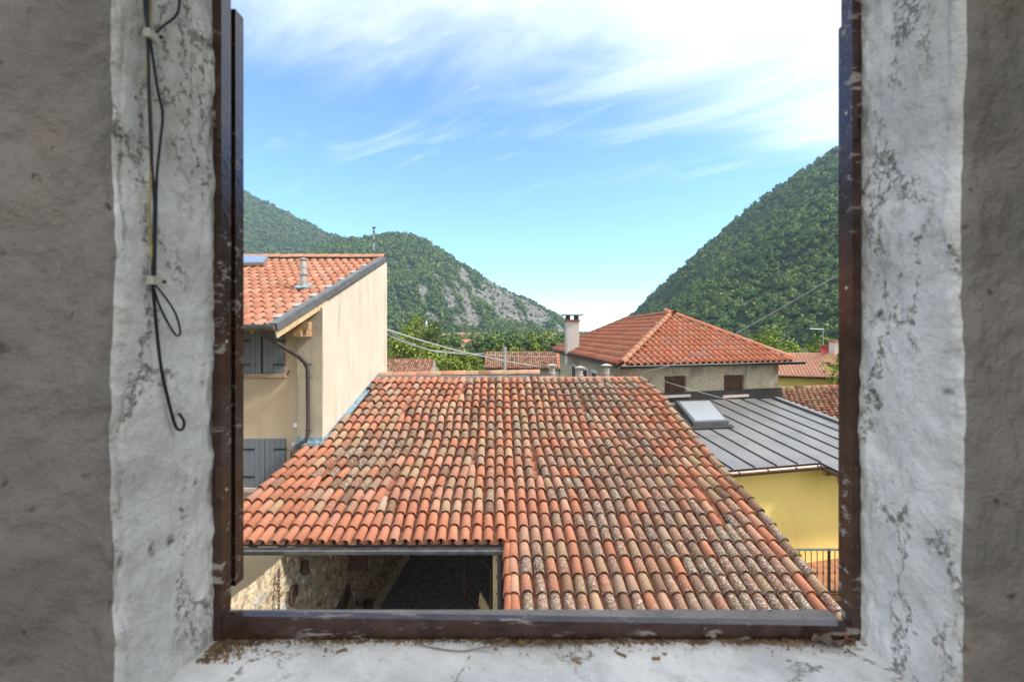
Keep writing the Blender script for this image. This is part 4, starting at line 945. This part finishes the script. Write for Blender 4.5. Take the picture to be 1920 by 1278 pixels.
for t in (-.12, -.5):
    b = MB(); c = mp(2.75, t, -.20); b.obox(c, eV.normalized() * .26, (.012, -.05, 0), (0, 0, .055)); put('eave_bracket', b, M['wood'], yh)
# skylight box with closed grey roller blind
def mhit(x, y, h=0.0): return on_plane(x, y, P1 + mN * h, mN)
tl, tr, br_, bl = mhit(1266, 757, .04), mhit(1331, 755, .04), mhit(1366, 796, .04), mhit(1301, 799, .04)
sk = thing_part('roof_window', yh); b = MB(); b.slab([bl, br_, tr, tl], mN * .11); put('window_box', b, M['strip'], sk)
ct = (tl + tr + br_ + bl) / 4; b = MB(); b.slab([q.lerp(ct, .13) + mN * .112 for q in (bl, br_, tr, tl)], mN * .012); put('roller_blind', b, M['glass_s'], sk)
b = MB(); d = (br_ - bl).normalized() * .10; u_ = (bl - tl).normalized() * .22; b.slab([bl - d + u_, br_ + d + u_, br_ + d, bl - d], mN * .012); put('apron', b, M['seam_d'], sk)
b = MB(); b.slab([bl + mN * .11, br_ + mN * .11, br_ + mN * .11 - u_ * .25, bl + mN * .11 - u_ * .25], mN * .035); put('blind_housing', b, M['alu'], sk)
# terrace with iron railing
tz = -5.7
b = MB(); b.box((4.85, 10.15, tz - .16), (9.6, 12.2, tz)); put('terrace_slab', b, M['gut_b'], yh)
nx, ny = 16, 6
for i in range(nx):
    for j in range(ny):
        q = MB(); x0 = 5.0 + i * .285; y0 = 10.42 + j * .285; q.box((x0, y0, tz), (x0 + .275, y0 + .275, tz + .012)); o = put('floor_tile', q, M['floor_t'], yh)
b = MB(); b.box((4.85, 10.17, -7), (9.6, 10.4, tz - .16)); put('terrace_support', b, M['cream2'], yh)
rl = thing('balcony_railing', 'dark iron balcony railing in front of the yellow wall', 'railing', (6.6, 10.36, tz))
for k in range(34):
    x = 5.05 + k * .128
    if k % 6 == 2:
        q = MB(); q.box((x - .022, 10.34, tz), (x + .022, 10.38, tz + 1.0)); put('post', q, M['iron'], rl)
    else:
        q = MB(); q.tube([(x, 10.36, tz + .08), (x, 10.36, tz + .98)], .0085, 6); q.lathe((x, 10.36, tz + .5), [(.009, -.03), (.02, 0), (.009, .03)], 6); put('baluster', q, M['iron'], rl)
q = MB(); q.box((4.95, 10.335, tz + .97), (9.45, 10.385, tz + 1.0)); put('top_rail', q, M['alu'], rl)
q = MB(); q.box((4.95, 10.345, tz + .06), (9.45, 10.375, tz + .085)); put('bottom_rail', q, M['iron'], rl)

# ------------------------------------------------------------------ old tiled roof and ochre house on the right
orh = thing('old_tiled_house', 'low house with a weathered pinkish tile roof beside the metal roof', 'house', (12, 20, -7))
A0, A1 = P(1440, 733, 21.5), P(1700, 724, 21.5); B0, B1 = P(1452, 800, 17.2), P(1760, 850, 16.0)
dn_ = ((B0 - A0)).normalized(); acr = (A1 - A0).normalized(); nO = dn_.cross(acr).normalized()
if nO.z < 0: nO = -nO
f_ = TileField(COVER_M, COVERS); LL = (B0 - A0).length; skew = Vector((.35, 0, 0))
for c in range(30):
    for r in range(int(LL / .34) + 1):
        p = A0 + acr * (c * .225) + dn_ * (.34 * (r + 1)) + nO * .02
        f_.add(frame_m(p + nO * .03, acr, -dn_) @ Matrix.Rotation(R(-4.2 + random.uniform(-1, 1)), 4, 'X') @ Matrix.Rotation(R(random.uniform(-2.5, 2.5)), 4, 'Z'), (*pick([2, 5, 3, 1.0, 1.4]), random.uniform(.1, .55)))
f_.build(orh, 300)
b = MB(); b.slab([A0, A1, A1 + dn_ * LL, A0 + dn_ * LL], nO * -.06); put('roof_body', b, M['brick'], orh)
cap_line(A0 + nO * .04, A1 + nO * .04, 'ridge_tile', orh, colf=lambda: (*pick([2, 5, 2, .5, 1]), .4))
b = MB(); q = A0 + dn_ * (LL - .3); q2 = A1 + dn_ * (LL - .3); b.slab([(q.x, q.y, -7), (q2.x, q2.y, -7), (q2.x, q2.y, q2.z - .2), (q.x, q.y, q.z - .2)], (0, .3, 0)); put('wall', b, M['rough2'], orh)
och = thing('ochre_house', 'ochre yellow house with a long orange tile roof, a chimney and a red satellite dish', 'house', (22, 38, -8))
E0, E1 = P(1440, 698, 36), P(1640, 716, 33.5); T0, T1 = P(1440, 662, 41), P(1640, 665, 39)
E0.z = E1.z = (E0.z + E1.z) / 2; T0.z = T1.z = -1.85
tri_tiles(och, E0, E1, T0, T1, .36, .235, 0, lambda: (*shade((.56, .31, .215), .12), random.uniform(0, .2)), STILE_M, STILES, 'roof_tile')
b = MB(); b.slab([E0, E1, T1, T0], (0, 0, -.08)); b.slab([T0, T1, T1 + Vector((0, 5, -2)), T0 + Vector((0, 5, -2))], (0, 0, -.08)); put('roof_body', b, M['far_r'], och)
b = MB(); dI = Vector((.12, .45, 0)); b.slab([(E0.x + dI.x, E0.y + dI.y, -9), (E1.x, E1.y + dI.y, -9), (E1.x, E1.y + dI.y, E1.z - .1), (E0.x + dI.x, E0.y + dI.y, E0.z - .1)], (0, .3, 0)); put('wall', b, M['yellow2'], och)
gut_line(E0, E1, M['gut_d'], och, (0, -1, 0), .07)
q = MB(); a = P(1459, 718, 36.4); q.box((a.x - .25, 36.2, a.z - .4), (a.x + .25, 36.45, a.z + .25)); put('window', q, M['dark'], och)
q = MB(); c = P(1570, 650, 39); q.box((c.x - .35, 38.8, -2.4), (c.x + .6, 39.5, P(1570, 641, 39).z)); cs = put('chimney', q, M['chim'], och); q = MB(); zt_ = P(1570, 641, 39).z; q.box((c.x - .42, 38.73, zt_), (c.x + .67, 39.57, zt_ + .12)); put('chimney_cap', q, M['brick'], cs)
an = thing('satellite_dish_mast', 'red satellite dish on a thin mast with a bent aerial arm above the ochre house', 'antenna', P(1544, 664, 38.5))
q = MB(); a, e = P(1544, 668, 38.5), P(1543.5, 617, 38.5); q.tube([a, e], .035, 6); q.tube([e, P(1518, 616, 38.5)], .028, 6); put('mast', q, M['alu'], an)
q = MB(); c = P(1544, 655, 38.4); q.lathe((0, 0, 0), [(.01, 0), (.2, .02), (.34, .06), (.385, .10), (.375, .11), (.3, .075), (.01, .03)], 20); q.v = [tuple(c + Vector((x, -z, y))) for x, y, z in q.v]; put('dish', q.mesh('dish', True), M['red'], an)

# ------------------------------------------------------------------ small houses between ridge and trees
def small_house(name, label, x0, x1, ytop, ybot, D, dep, mat_w, wts, lich, yw, gable=False, wall_x0=None):
    h = thing(name, label, 'house', (P((x0 + x1) / 2, 650, D).x, D, gz(D)))
    A = P(x0, ybot, D); B = P(x1, ybot, D); T0_, T1_ = P(x0 + 2, ytop, D + dep), P(x1 - 1, ytop, D + dep); A.z = B.z; T0_.z = T1_.z
    f_ = TileField(COVER_M, COVERS); e = B - A; Lh = e.length; up = (T0_ - A); up = (up - e.normalized() * up.dot(e.normalized())); H = up.length; up.normalize(); eu = e.normalized(); nn = eu.cross(up).normalized()
    for r in range(int(H / .38)):
        for c in range(int(Lh / .24)):
            p = A + eu * (.12 + c * .24) + up * (r * .38) + nn * .03
            f_.add(frame_m(p, eu, up) @ Matrix.Rotation(R(-2.6), 4, 'X') @ Matrix.Scale(1.12, 4), (*pick(wts, 0.0), random.uniform(*lich)))
    f_.build(h, 0)
    b = MB(); b.slab([A, B, T1_, T0_], nn * -.06); b.slab([T0_, T1_, T1_ + Vector((0, dep, -dep * .45)), T0_ + Vector((0, dep, -dep * .45))], (0, 0, -.06)); put('roof_body', b, M['brick'], h)
    cap_line(T0_, T1_, 'ridge_tile', h, .40, .02, lambda: (*pick([3, 4, 2, .5, .5]), .3))
    za = gz(D); b = MB(); b.box((A.x + .15, D + .5, za), (B.x - .15, D + dep * 2 - .4, A.z + .05)); 
    rr_ = [(A.x + .15, D + .5, A.z), (A.x + .15, D + dep, T0_.z - .1), (A.x + .15, D + 2 * dep - .4, A.z)]
    b.slab(rr_, (.2, 0, 0)); b.slab([(B.x - .35, y, z) for _, y, z in rr_], (.2, 0, 0)); put('wall', b, M[mat_w], h)
    gut_line(A, B, M['gut_d'], h, (0, -1, 0), .05)
    return h, A, B, T0_, T1_
h1 = small_house('tiled_cottage', 'cottage with a red-brown patchy tile roof in front of trees, by the cream gable', 690, 808, 674, 704, 50, 3.4, 'grey_r', [2, 2.5, 2, 3.5, 2], (.3, .8), 705)
h2 = small_house('grey_gable_cottage', 'grey-walled cottage with a patchy tile roof and a ringed flue, left of the hipped roof', 908, 1050, 661, 691, 52, 3.6, 'grey_r', [1.5, 2.5, 3, 3.5, 2], (.3, .8), 692)
h3 = small_house('tiled_shed', 'shed roof of pale mottled tiles just showing over the ridge', 822, 908, 698, 712, 44, 1.4, 'grey_r', [2, 3, 4, 2, 2], (.3, .7), 712)
q = MB(); c = P(946, 692, 51.6); tp = P(946, 650, 51.6); q.lathe((c.x, 51.6, 0), [(.20, c.z - 1), (.20, tp.z - .6), (.24, tp.z - .58), (.24, tp.z - .5), (.2, tp.z - .48), (.2, tp.z - .3), (.24, tp.z - .28), (.24, tp.z - .2), (.2, tp.z - .18), (.22, tp.z)], 12); put('ringed_flue', q, M['conc'], h2[0])
q = MB(); a = P(965, 699, 52.4); q.box((a.x - .4, 52.45, a.z - .5), (a.x + .45, 52.52, a.z + .1)); put('window', q, M['dark'], h2[0])
# village below the cliffs
vil = [(845, 648, 8, 420, 13, 7, 'far_p', 'pink-walled village house with a red roof below the cliffs'), (872, 650, 6, 400, 10, 6, 'far_w', 'small pale village house with a red roof right of the pink one'), (857, 652, 5, 380, 8, 5, 'far_p', 'low red-roofed village house in front of the pink one'),
       (878, 632, 7, 760, 34, 8, 'far_w', 'long white building at the foot of the cliffs'), (905, 632, 7, 770, 20, 7, 'far_w', 'white building right of the long one at the foot of the cliffs'), (836, 634, 7, 740, 14, 8, 'far_w', 'white building half hidden left of the long one'), (1035, 634, 6, 620, 12, 6, 'far_w', 'small white house below the right end of the cliffs'), (799, 609, 4, 640, 2.6, 3, 'white', 'white bell tower rising over the trees in front of the cliffs')]
for i, (x, yb, hgt, D, wd, dp_, mt, lab) in enumerate(vil):
    c = P(x, yb, D); t = thing('village_house' if i < 7 else 'bell_tower', lab, 'house' if i < 7 else 'tower', (c.x, D, c.z - 4))
    b = MB(); b.box((c.x - wd/2, D, c.z - 8), (c.x + wd/2, D + dp_, c.z + hgt * .62)); put('wall', b, M[mt], t)
    zt_ = c.z + hgt * .62
    if i < 7:
        b = MB(); b.slab([(c.x - wd/2 - .4, D - .5, zt_ - .2), (c.x + wd/2 + .4, D - .5, zt_ - .2), (c.x + wd/2 + .4, D + dp_/2, zt_ + hgt * .38), (c.x - wd/2 - .4, D + dp_/2, zt_ + hgt * .38)], (0, 0, .3)); b.slab([(c.x - wd/2 - .4, D + dp_/2, zt_ + hgt * .38), (c.x + wd/2 + .4, D + dp_/2, zt_ + hgt * .38), (c.x + wd/2 + .4, D + dp_ + .5, zt_ - .2), (c.x - wd/2 - .4, D + dp_ + .5, zt_ - .2)], (0, 0, .3)); put('roof', b, M['far_r'], t)
        for k in range(max(2, int(wd / 4))):
            b = MB(); xx = c.x - wd/2 + (k + .5) * wd / max(2, int(wd / 4)); b.box((xx - .6, D - .06, zt_ - 2.6), (xx + .6, D - .01, zt_ - 1.0)); put('window', b, M['dark'], t)
    else:
        b = MB(); b.lathe((c.x, D + 3, 0), [(1.1, zt_), (1.1, zt_ + 1.4), (.7, zt_ + 2.0), (.1, zt_ + 4)], 8); put('spire', b, M['white'], t)

# ------------------------------------------------------------------ overhead cables
def cable(name, pts, r, mat, label, sag=0.0, n=24):
    pts = [Vector(p) for p in pts]; out = []
    for a, e in zip(pts, pts[1:]):
        for k in range(n): f = k / n; out.append(a.lerp(e, f) - Vector((0, 0, sag * 4 * f * (1 - f))))
    out.append(pts[-1]); b = MB(); b.tube(out, r, 5); return put(name, b, mat, label=label, cat='cable')
cable('overhead_cable', [P(722, 617, 15.2), P(905, 668, 24), P(1050, 692, 27.6)], .028, M['cable'], 'thick grey cable sagging from the cream gable across to the hipped house', .06)
cable('overhead_cable', [P(722, 619, 15.3), P(822, 660, 20), P(908, 661, 52.5)], .022, M['cable'], 'thinner cable running from the cream gable to the grey gable cottage', .10)
cable('overhead_cable', [P(722, 626, 15.2), P(830, 658, 30), P(1046, 668, 52)], .020, M['cable'], 'slack pale line below the thick cable, crossing the trees', .15)
cable('overhead_cable', [P(1700, 440, 9.0), P(1578, 511, 10.0), P(1290, 672, 14.6), P(1210, 696, 15.1), P(1168, 690, 15.5)], .012, M['cable'], 'taut pale cable coming down from upper right to the corner of the hipped house', .04)
cable('overhead_cable', [P(1195, 696, 15.3), P(1290, 728, 15.9), P(1400, 757, 16.5), P(1425, 762, 16.3)], .008, M['cable'], 'thin festooned wire crossing the shuttered wall of the hipped house', .02)

up_ = thing('utility_pole', 'grey wooden utility pole carrying the taut pale cable in front of the terrace', 'pole', (P(1700, 440, 9.0).x, 9.0, -7))
b = MB(); b.tube([(P(1700, 440, 9.0).x, 9.0, -7), (P(1700, 440, 9.0).x, 9.0, 2.3)], [.13, .10], 10); put('shaft', b, M['bark'], up_)
b = MB(); b.lathe((P(1700, 440, 9.0).x - .12, 9.0, 1.72), [(.02, 0), (.045, .02), (.045, .07), (.02, .10)], 8); put('insulator', b, M['white'], up_)

# ------------------------------------------------------------------ the window we look through
ww_ = thing('window_wall', 'thick whitewashed plaster wall around the open window', 'wall', (0, .6, -.9))
YI, YO = .55, .70
LI, LO, RI, RO = -.457, -.4335, .5165, .507
ZS, ZT = -.452, .66
def sheet(name, fn, nu, nv, mat, parent):
    b = MB(); b.add([fn(i / nu, j / nv) for i in range(nu + 1) for j in range(nv + 1)], [(i*(nv+1)+j, (i+1)*(nv+1)+j, (i+1)*(nv+1)+j+1, i*(nv+1)+j+1) for i in range(nu) for j in range(nv)])
    return put(name, b.mesh(name, True), mat, parent)
def disp(q, band):
    return (.0042 * noise.fractal(q * 9, 1, 2, 4) + .0055 * noise.noise(Vector((q.x * 7, q.y * 7, q.z * 3.0))) + .0012 * noise.fractal(q * 45, 1, 2, 3)
            + band * (.0034 * noise.fractal(Vector((q.x, q.y, q.z * .5)) * 60, 1, 2, 4)))
def wall_profile(side):
    """plan of the wall from deep in the room face, round the arris, along the reveal to the frame"""
    cx, fx = (LI, LO) if side < 0 else (RI, RO); r = .014; pts = []
    n1_ = 110
    for k in range(n1_): pts.append((cx + side * (.75 * (1 - k / n1_) ** 1.6 + r), YI, 0, -1, 0.0))
    for k in range(9):
        a = R(90 * k / 8); pts.append((cx + side * r * (1 - math.sin(a)), YI + r * (1 - math.cos(a)), -side * math.sin(a), -math.cos(a), 0.0))
    n2_ = 80
    for k in range(1, n2_ + 1):
        f = k / n2_; Y = YI + r + (YO + .02 - YI - r) * f; pts.append((cx + (fx - cx) * (Y - YI) / (YO - YI), Y, -side, 0, f))
    return pts, n1_ + 4
for side, fn_, rn_ in ((-1, 'left_face', 'left_reveal'), (1, 'right_face', 'right_reveal')):
    pts, cut = wall_profile(side); NZ = 250; rows = []
    for (x, y, nx_, ny_, f) in pts:
        col = []
        for k in range(NZ + 1):
            z = (ZS - .06 if f > 0.2 else -1.0) ; z = -.75 + (ZT + .12 + .75) * k / NZ
            wob = side * (.007 * noise.noise(Vector((side * 9, 2, z * 4.5))) + .0035 * noise.noise(Vector((side * 4, 7, z * 17))) + .0018 * noise.noise(Vector((side, 3, z * 60)))) * max(0.0, 1 - f * 2.5)
            q = Vector((x + wob, y, z)); edge_ = .42 + .22 * noise.noise(Vector((side * 3, 0, z * 6))) + .10 * noise.noise(Vector((side, 5, z * 23)))
            bd = 0.0 if f <= 0 else max(0.0, min(1.0, (f - edge_) * 14)) * max(0.0, min(1.0, (.97 - f) * 12 + .3))
            lip = -.0022 if f > edge_ else 0.0
            d = disp(q, bd) * (1.0 if f > 0 else 1.9) + lip
            if abs(nx_) > .05 and abs(ny_) > .05: d += .004 * noise.fractal(q * 22, 1, 2, 3)
            col.append(q + Vector((nx_, ny_, 0)) * d)
        rows.append(col)
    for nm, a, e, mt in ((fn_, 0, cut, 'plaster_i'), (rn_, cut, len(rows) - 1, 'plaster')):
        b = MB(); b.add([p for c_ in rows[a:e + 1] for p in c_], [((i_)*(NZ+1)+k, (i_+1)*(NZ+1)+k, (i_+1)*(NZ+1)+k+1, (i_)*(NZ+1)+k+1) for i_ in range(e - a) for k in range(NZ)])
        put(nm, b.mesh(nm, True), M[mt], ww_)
def sillf(u, v):
    q = Vector((LI - .03 + (RI - LI + .06) * u, YI - .002 + (YO + .03 - YI) * v, ZS)); return q + Vector((0, 0, disp(q, .25) * .8))
sheet('sill', sillf, 260, 70, M['plaster'], ww_)
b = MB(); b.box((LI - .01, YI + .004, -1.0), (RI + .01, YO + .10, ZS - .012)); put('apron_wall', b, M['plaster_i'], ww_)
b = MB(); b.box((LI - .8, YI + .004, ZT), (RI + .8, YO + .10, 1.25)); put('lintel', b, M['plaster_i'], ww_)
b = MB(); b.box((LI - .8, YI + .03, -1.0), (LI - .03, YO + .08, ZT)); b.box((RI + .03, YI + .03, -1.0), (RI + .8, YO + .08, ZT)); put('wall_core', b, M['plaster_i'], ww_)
# the room behind us: side walls, floor, ceiling; far end left open and ceiling cut short for added fill light
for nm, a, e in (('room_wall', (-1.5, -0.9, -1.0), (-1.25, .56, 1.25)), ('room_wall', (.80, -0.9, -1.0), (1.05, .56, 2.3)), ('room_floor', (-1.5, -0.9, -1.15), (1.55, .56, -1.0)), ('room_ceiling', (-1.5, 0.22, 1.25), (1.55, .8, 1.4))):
    b = MB(); b.box(a, e); put(nm, b, M['plaster_i'], kind='structure')  # right wall shaped close and tall, to shade its side and block sun
# frame
wf = thing('window_frame', 'dark brown painted window frame with worn glossy edges around the view', 'window', (0, .71, -.46))
zl, zr_ = -.416, -.431
def zrail(x): return zl + (zr_ - zl) * (x + .43) / .94
b = MB(); b.box((-.4375, YO, -.452), (-.4239, YO + .024, .60)); put('frame_post', b, M['frame'], wf)
b = MB(); b.box((.4965, YO, -.452), (.5095, YO + .024, .60)); put('frame_post', b, M['frame'], wf)
b = MB(); b.box((-.4235, YO + .001, .57), (.4960, YO + .023, .60)); put('head_rail', b, M['frame'], wf)
b = MB(); xa, xb = -.4235, .4960
b.hexa([(xa, YO + .001, -.456), (xb, YO + .001, -.456), (xb, YO + .015, -.456), (xa, YO + .015, -.456), (xa, YO + .001, zrail(xa)), (xb, YO + .001, zrail(xb)), (xb, YO + .015, zrail(xb)), (xa, YO + .015, zrail(xa))]); put('bottom_rail', b, M['frame'], wf)
b = MB(); b.box((-.90, .757, -.402), (-.4362, .780, .507)); put('open_shutter', b, M['frame'], wf)
b = MB(); b.box((.5305, .757, -.43), (.99, .780, .49)); put('open_shutter', b, M['frame'], wf)
for (x, y, Yq) in ((1592, 213, .712), (422, 917, .712), (421, 640, .712), (1589, 540, .712)):
    b = MB(); c = P(x, y, Yq); sgn = 1 if c.x < 0 else -1; c.x = -.4239 if c.x < 0 else .4965; b.tube([c, c + Vector((sgn * .0012, 0, 0)), c + Vector((sgn * .0018, 0, 0))], [.0026, .0024, .0008], 8); put('screw_head', b, M['clip'], wf)
for zc in (.30, -.22):
    for xx in (-.4262, .4988):
        b = MB(); b.lathe((xx, YO - .0032, zc), [(.0032, -.022), (.0034, -.02), (.0034, .02), (.0024, .024)], 8); put('hinge_pin', b, M['rust'], wf)
# wires on the left reveal
def revx(Y): return LI + (LO - LI) * (Y - YI) / (YO - YI)
def on_rev(x, y, off=.006):
    k = (x - 960) / F; Y = (LI - (LO - LI) / (YO - YI) * YI + off) / (k - (LO - LI) / (YO - YI)); return P(x, y, Y)
def wire(name, pts, r, mat, label, off=.006):
    P_ = [on_rev(x, y, off) for x, y in pts]; out = []
    for i in range(len(P_) - 1):
        p0, p1, p2, p3 = P_[max(0, i-1)], P_[i], P_[i+1], P_[min(len(P_)-1, i+2)]
        for k in range(8):
            t = k / 8; out.append(.5 * ((2*p1) + (p2-p0)*t + (2*p0-5*p1+4*p2-p3)*t*t + (-p0+3*p1-3*p2+p3)*t**3))
    out.append(P_[-1]); b = MB(); b.tube(out, r, 6); return put(name, b.mesh(name, True), mat, label=label, cat='wire')
wire('wire', [(268, -60), (272, 20), (280, 66), (287, 110), (296, 170), (305, 215), (300, 270), (294, 330), (292, 420), (290, 520)], .0016, M['black'], 'black wire bowing out to the right between the two clips on the left reveal', .007)
wire('wire', [(280, -60), (282, 20), (279, 66), (276, 120), (281, 180), (285, 250), (283, 320), (279, 400), (284, 470), (287, 522)], .0017, M['wire_y'], 'yellowed wire running straight down between the two clips', .005)
wire('wire', [(274, -60), (276, 30), (277, 68), (279, 160), (282, 240), (285, 318), (290, 380), (289, 440), (286, 525), (290, 575), (296, 640), (304, 700), (318, 760), (330, 800), (342, 804), (345, 790), (336, 775)], .0019, M['black'], 'long black wire ending in a small loop low on the left reveal', .006)
wire('wire', [(286, 528), (296, 565), (312, 600), (330, 628), (338, 622), (330, 590), (312, 560), (292, 535)], .0014, M['black'], 'thin dark wire bent into a narrow loop under the lower clip', .008)
wire('wire', [(337, -60), (336, 10), (328, 32), (308, 48), (290, 64)], .0017, M['black'], 'short black wire curving in from the upper right to the top clip', .007)
for (x, y, lab) in ((284, 68, 'cream plastic clip holding the wires at the top of the left reveal'), (290, 526, 'cream plastic clip holding the wires halfway down the left reveal')):
    t = thing('cable_clip', lab, 'clip', on_rev(x, y)); b = MB(); c = on_rev(x, y, .008); b.obox(c, (.004, 0, 0), (0, .0085, 0), (0, 0, .005)); put('clip_body', b, M['clip'], t)
    b = MB(); c = on_rev(x + 13, y + 2, .008); b.tube([c - Vector((.004, 0, 0)), c + Vector((.005, 0, 0))], .0022, 8); put('nail', b, M['rust'], t)
# dirt, leaf, twig and flakes on the sill
rng = random.Random(11); b = MB()
for k in range(3800):
    x = LO + .01 + (RO - LO - .02) * rng.random(); y = YO - abs(rng.gauss(0, .0045)) - .001
    if rng.random() < .10: y -= .03 * rng.random() ** 2
    if rng.random() < .18: x = LO + .003 + abs(rng.gauss(0, .03)); y = YO - .05 * rng.random()
    s = .0003 + .0011 * rng.random() ** 3; c = Vector((x, y, ZS + .001 + s * .3 + .002 * max(0, 1 - (YO - y) / .006) * rng.random()))
    ax = Vector((rng.gauss(0,1), rng.gauss(0,1), rng.gauss(0,1))).normalized() * s * (1 + 1.8 * rng.random()); ay = ax.orthogonal().normalized() * s; az = ax.cross(ay).normalized() * s * .45; b.obox(c, ax, ay, az)
put('dirt_crumbs', b, M['dirt'], kind='stuff', label='brown dirt and crumbs along the foot of the window frame')
def leaf_flake(px, py, Y, L_, W_, label, name, mat, rot):
    c = P(px, py, Y); c.z = ZS + .004; b = MB(); vs = []
    for i in range(9):
        f = i / 8; wd = W_ * math.sin(math.pi * min(.97, f * .9 + .06)) ** .8
        for s in (-1, 0, 1): vs.append(c + Matrix.Rotation(rot, 3, 'Z') @ Vector(((f - .5) * L_, s * wd, .004 * abs(s) * (1 + math.sin(i * 1.7)) + .003 * math.sin(f * 5))))
    b.add(vs, [(i*3+j, (i+1)*3+j, (i+1)*3+j+1, i*3+j+1) for i in range(8) for j in range(2)]); vs2 = [Vector(v) - Vector((0, 0, .0006)) for v in vs]
    b.add(vs2, [(i*3+j, i*3+j+1, (i+1)*3+j+1, (i+1)*3+j) for i in range(8) for j in range(2)]); put(name, b.mesh(name, True), mat, label=label, cat='leaf')
leaf_flake(1553, 1212, .690, .044, .010, 'curled grey-brown dry leaf on the sill by the right end of the frame', 'dry_leaf', M['leafdry'], -.05)
leaf_flake(1592, 1206, .694, .014, .005, 'small reddish dry leaf scrap beside the larger leaf on the sill', 'leaf_scrap', M['brick'], .3)
b = MB(); b.tube([Vector((P(x, y, Yq).x, Yq, ZS + h)) for x, y, Yq, h in ((775, 0, .690, .006), (800, 0, .682, .004), (840, 0, .674, .004), (870, 0, .672, .004), (905, 0, .678, .005), (950, 0, .684, .006))], .0009, 5); put('twig', b, M['twig'], label='thin curved grey twig lying on the sill in front of the frame', cat='twig')
for i, (x, Yq) in enumerate(((1165, .668), (1230, .66), (640, .676), (1080, .655), (520, .672))):
    b = MB(); c = Vector((P(x, 0, Yq).x, Yq, ZS + .002)); a = Vector((.006, .004 * (i % 3 - 1), 0)); b.obox(c, a, a.orthogonal().normalized() * .0012, Vector((0, 0, .001))); put('chaff', b, M['dirt'], label='tiny brown splinter of chaff lying loose on the white sill', cat='splinter', group='splinters on the sill')

# ------------------------------------------------------------------ haze in the valley air
b = MB(); b.box((-6000, -420, -20), (6000, 3300, 520))
hz = put('haze', b, None, kind='stuff')
m, t = new_mat('haze_air'); vol = t.nodes.new('ShaderNodeVolumePrincipled'); vol.inputs['Color'].default_value = (0.50, 0.72, 1.0, 1); vol.inputs['Density'].default_value = 0.00012; vol.inputs['Anisotropy'].default_value = 0.2
o_ = t.nodes.new('ShaderNodeOutputMaterial'); t.links.new(vol.outputs[0], o_.inputs['Volume']); hz.data.materials.append(m)

# everything above was placed relative to the eye: raise it so the yard lies at z = 0
for o in list(sc.objects):
    if o.parent is None and o.type not in ('CAMERA', 'LIGHT'): o.location.z += LIFT
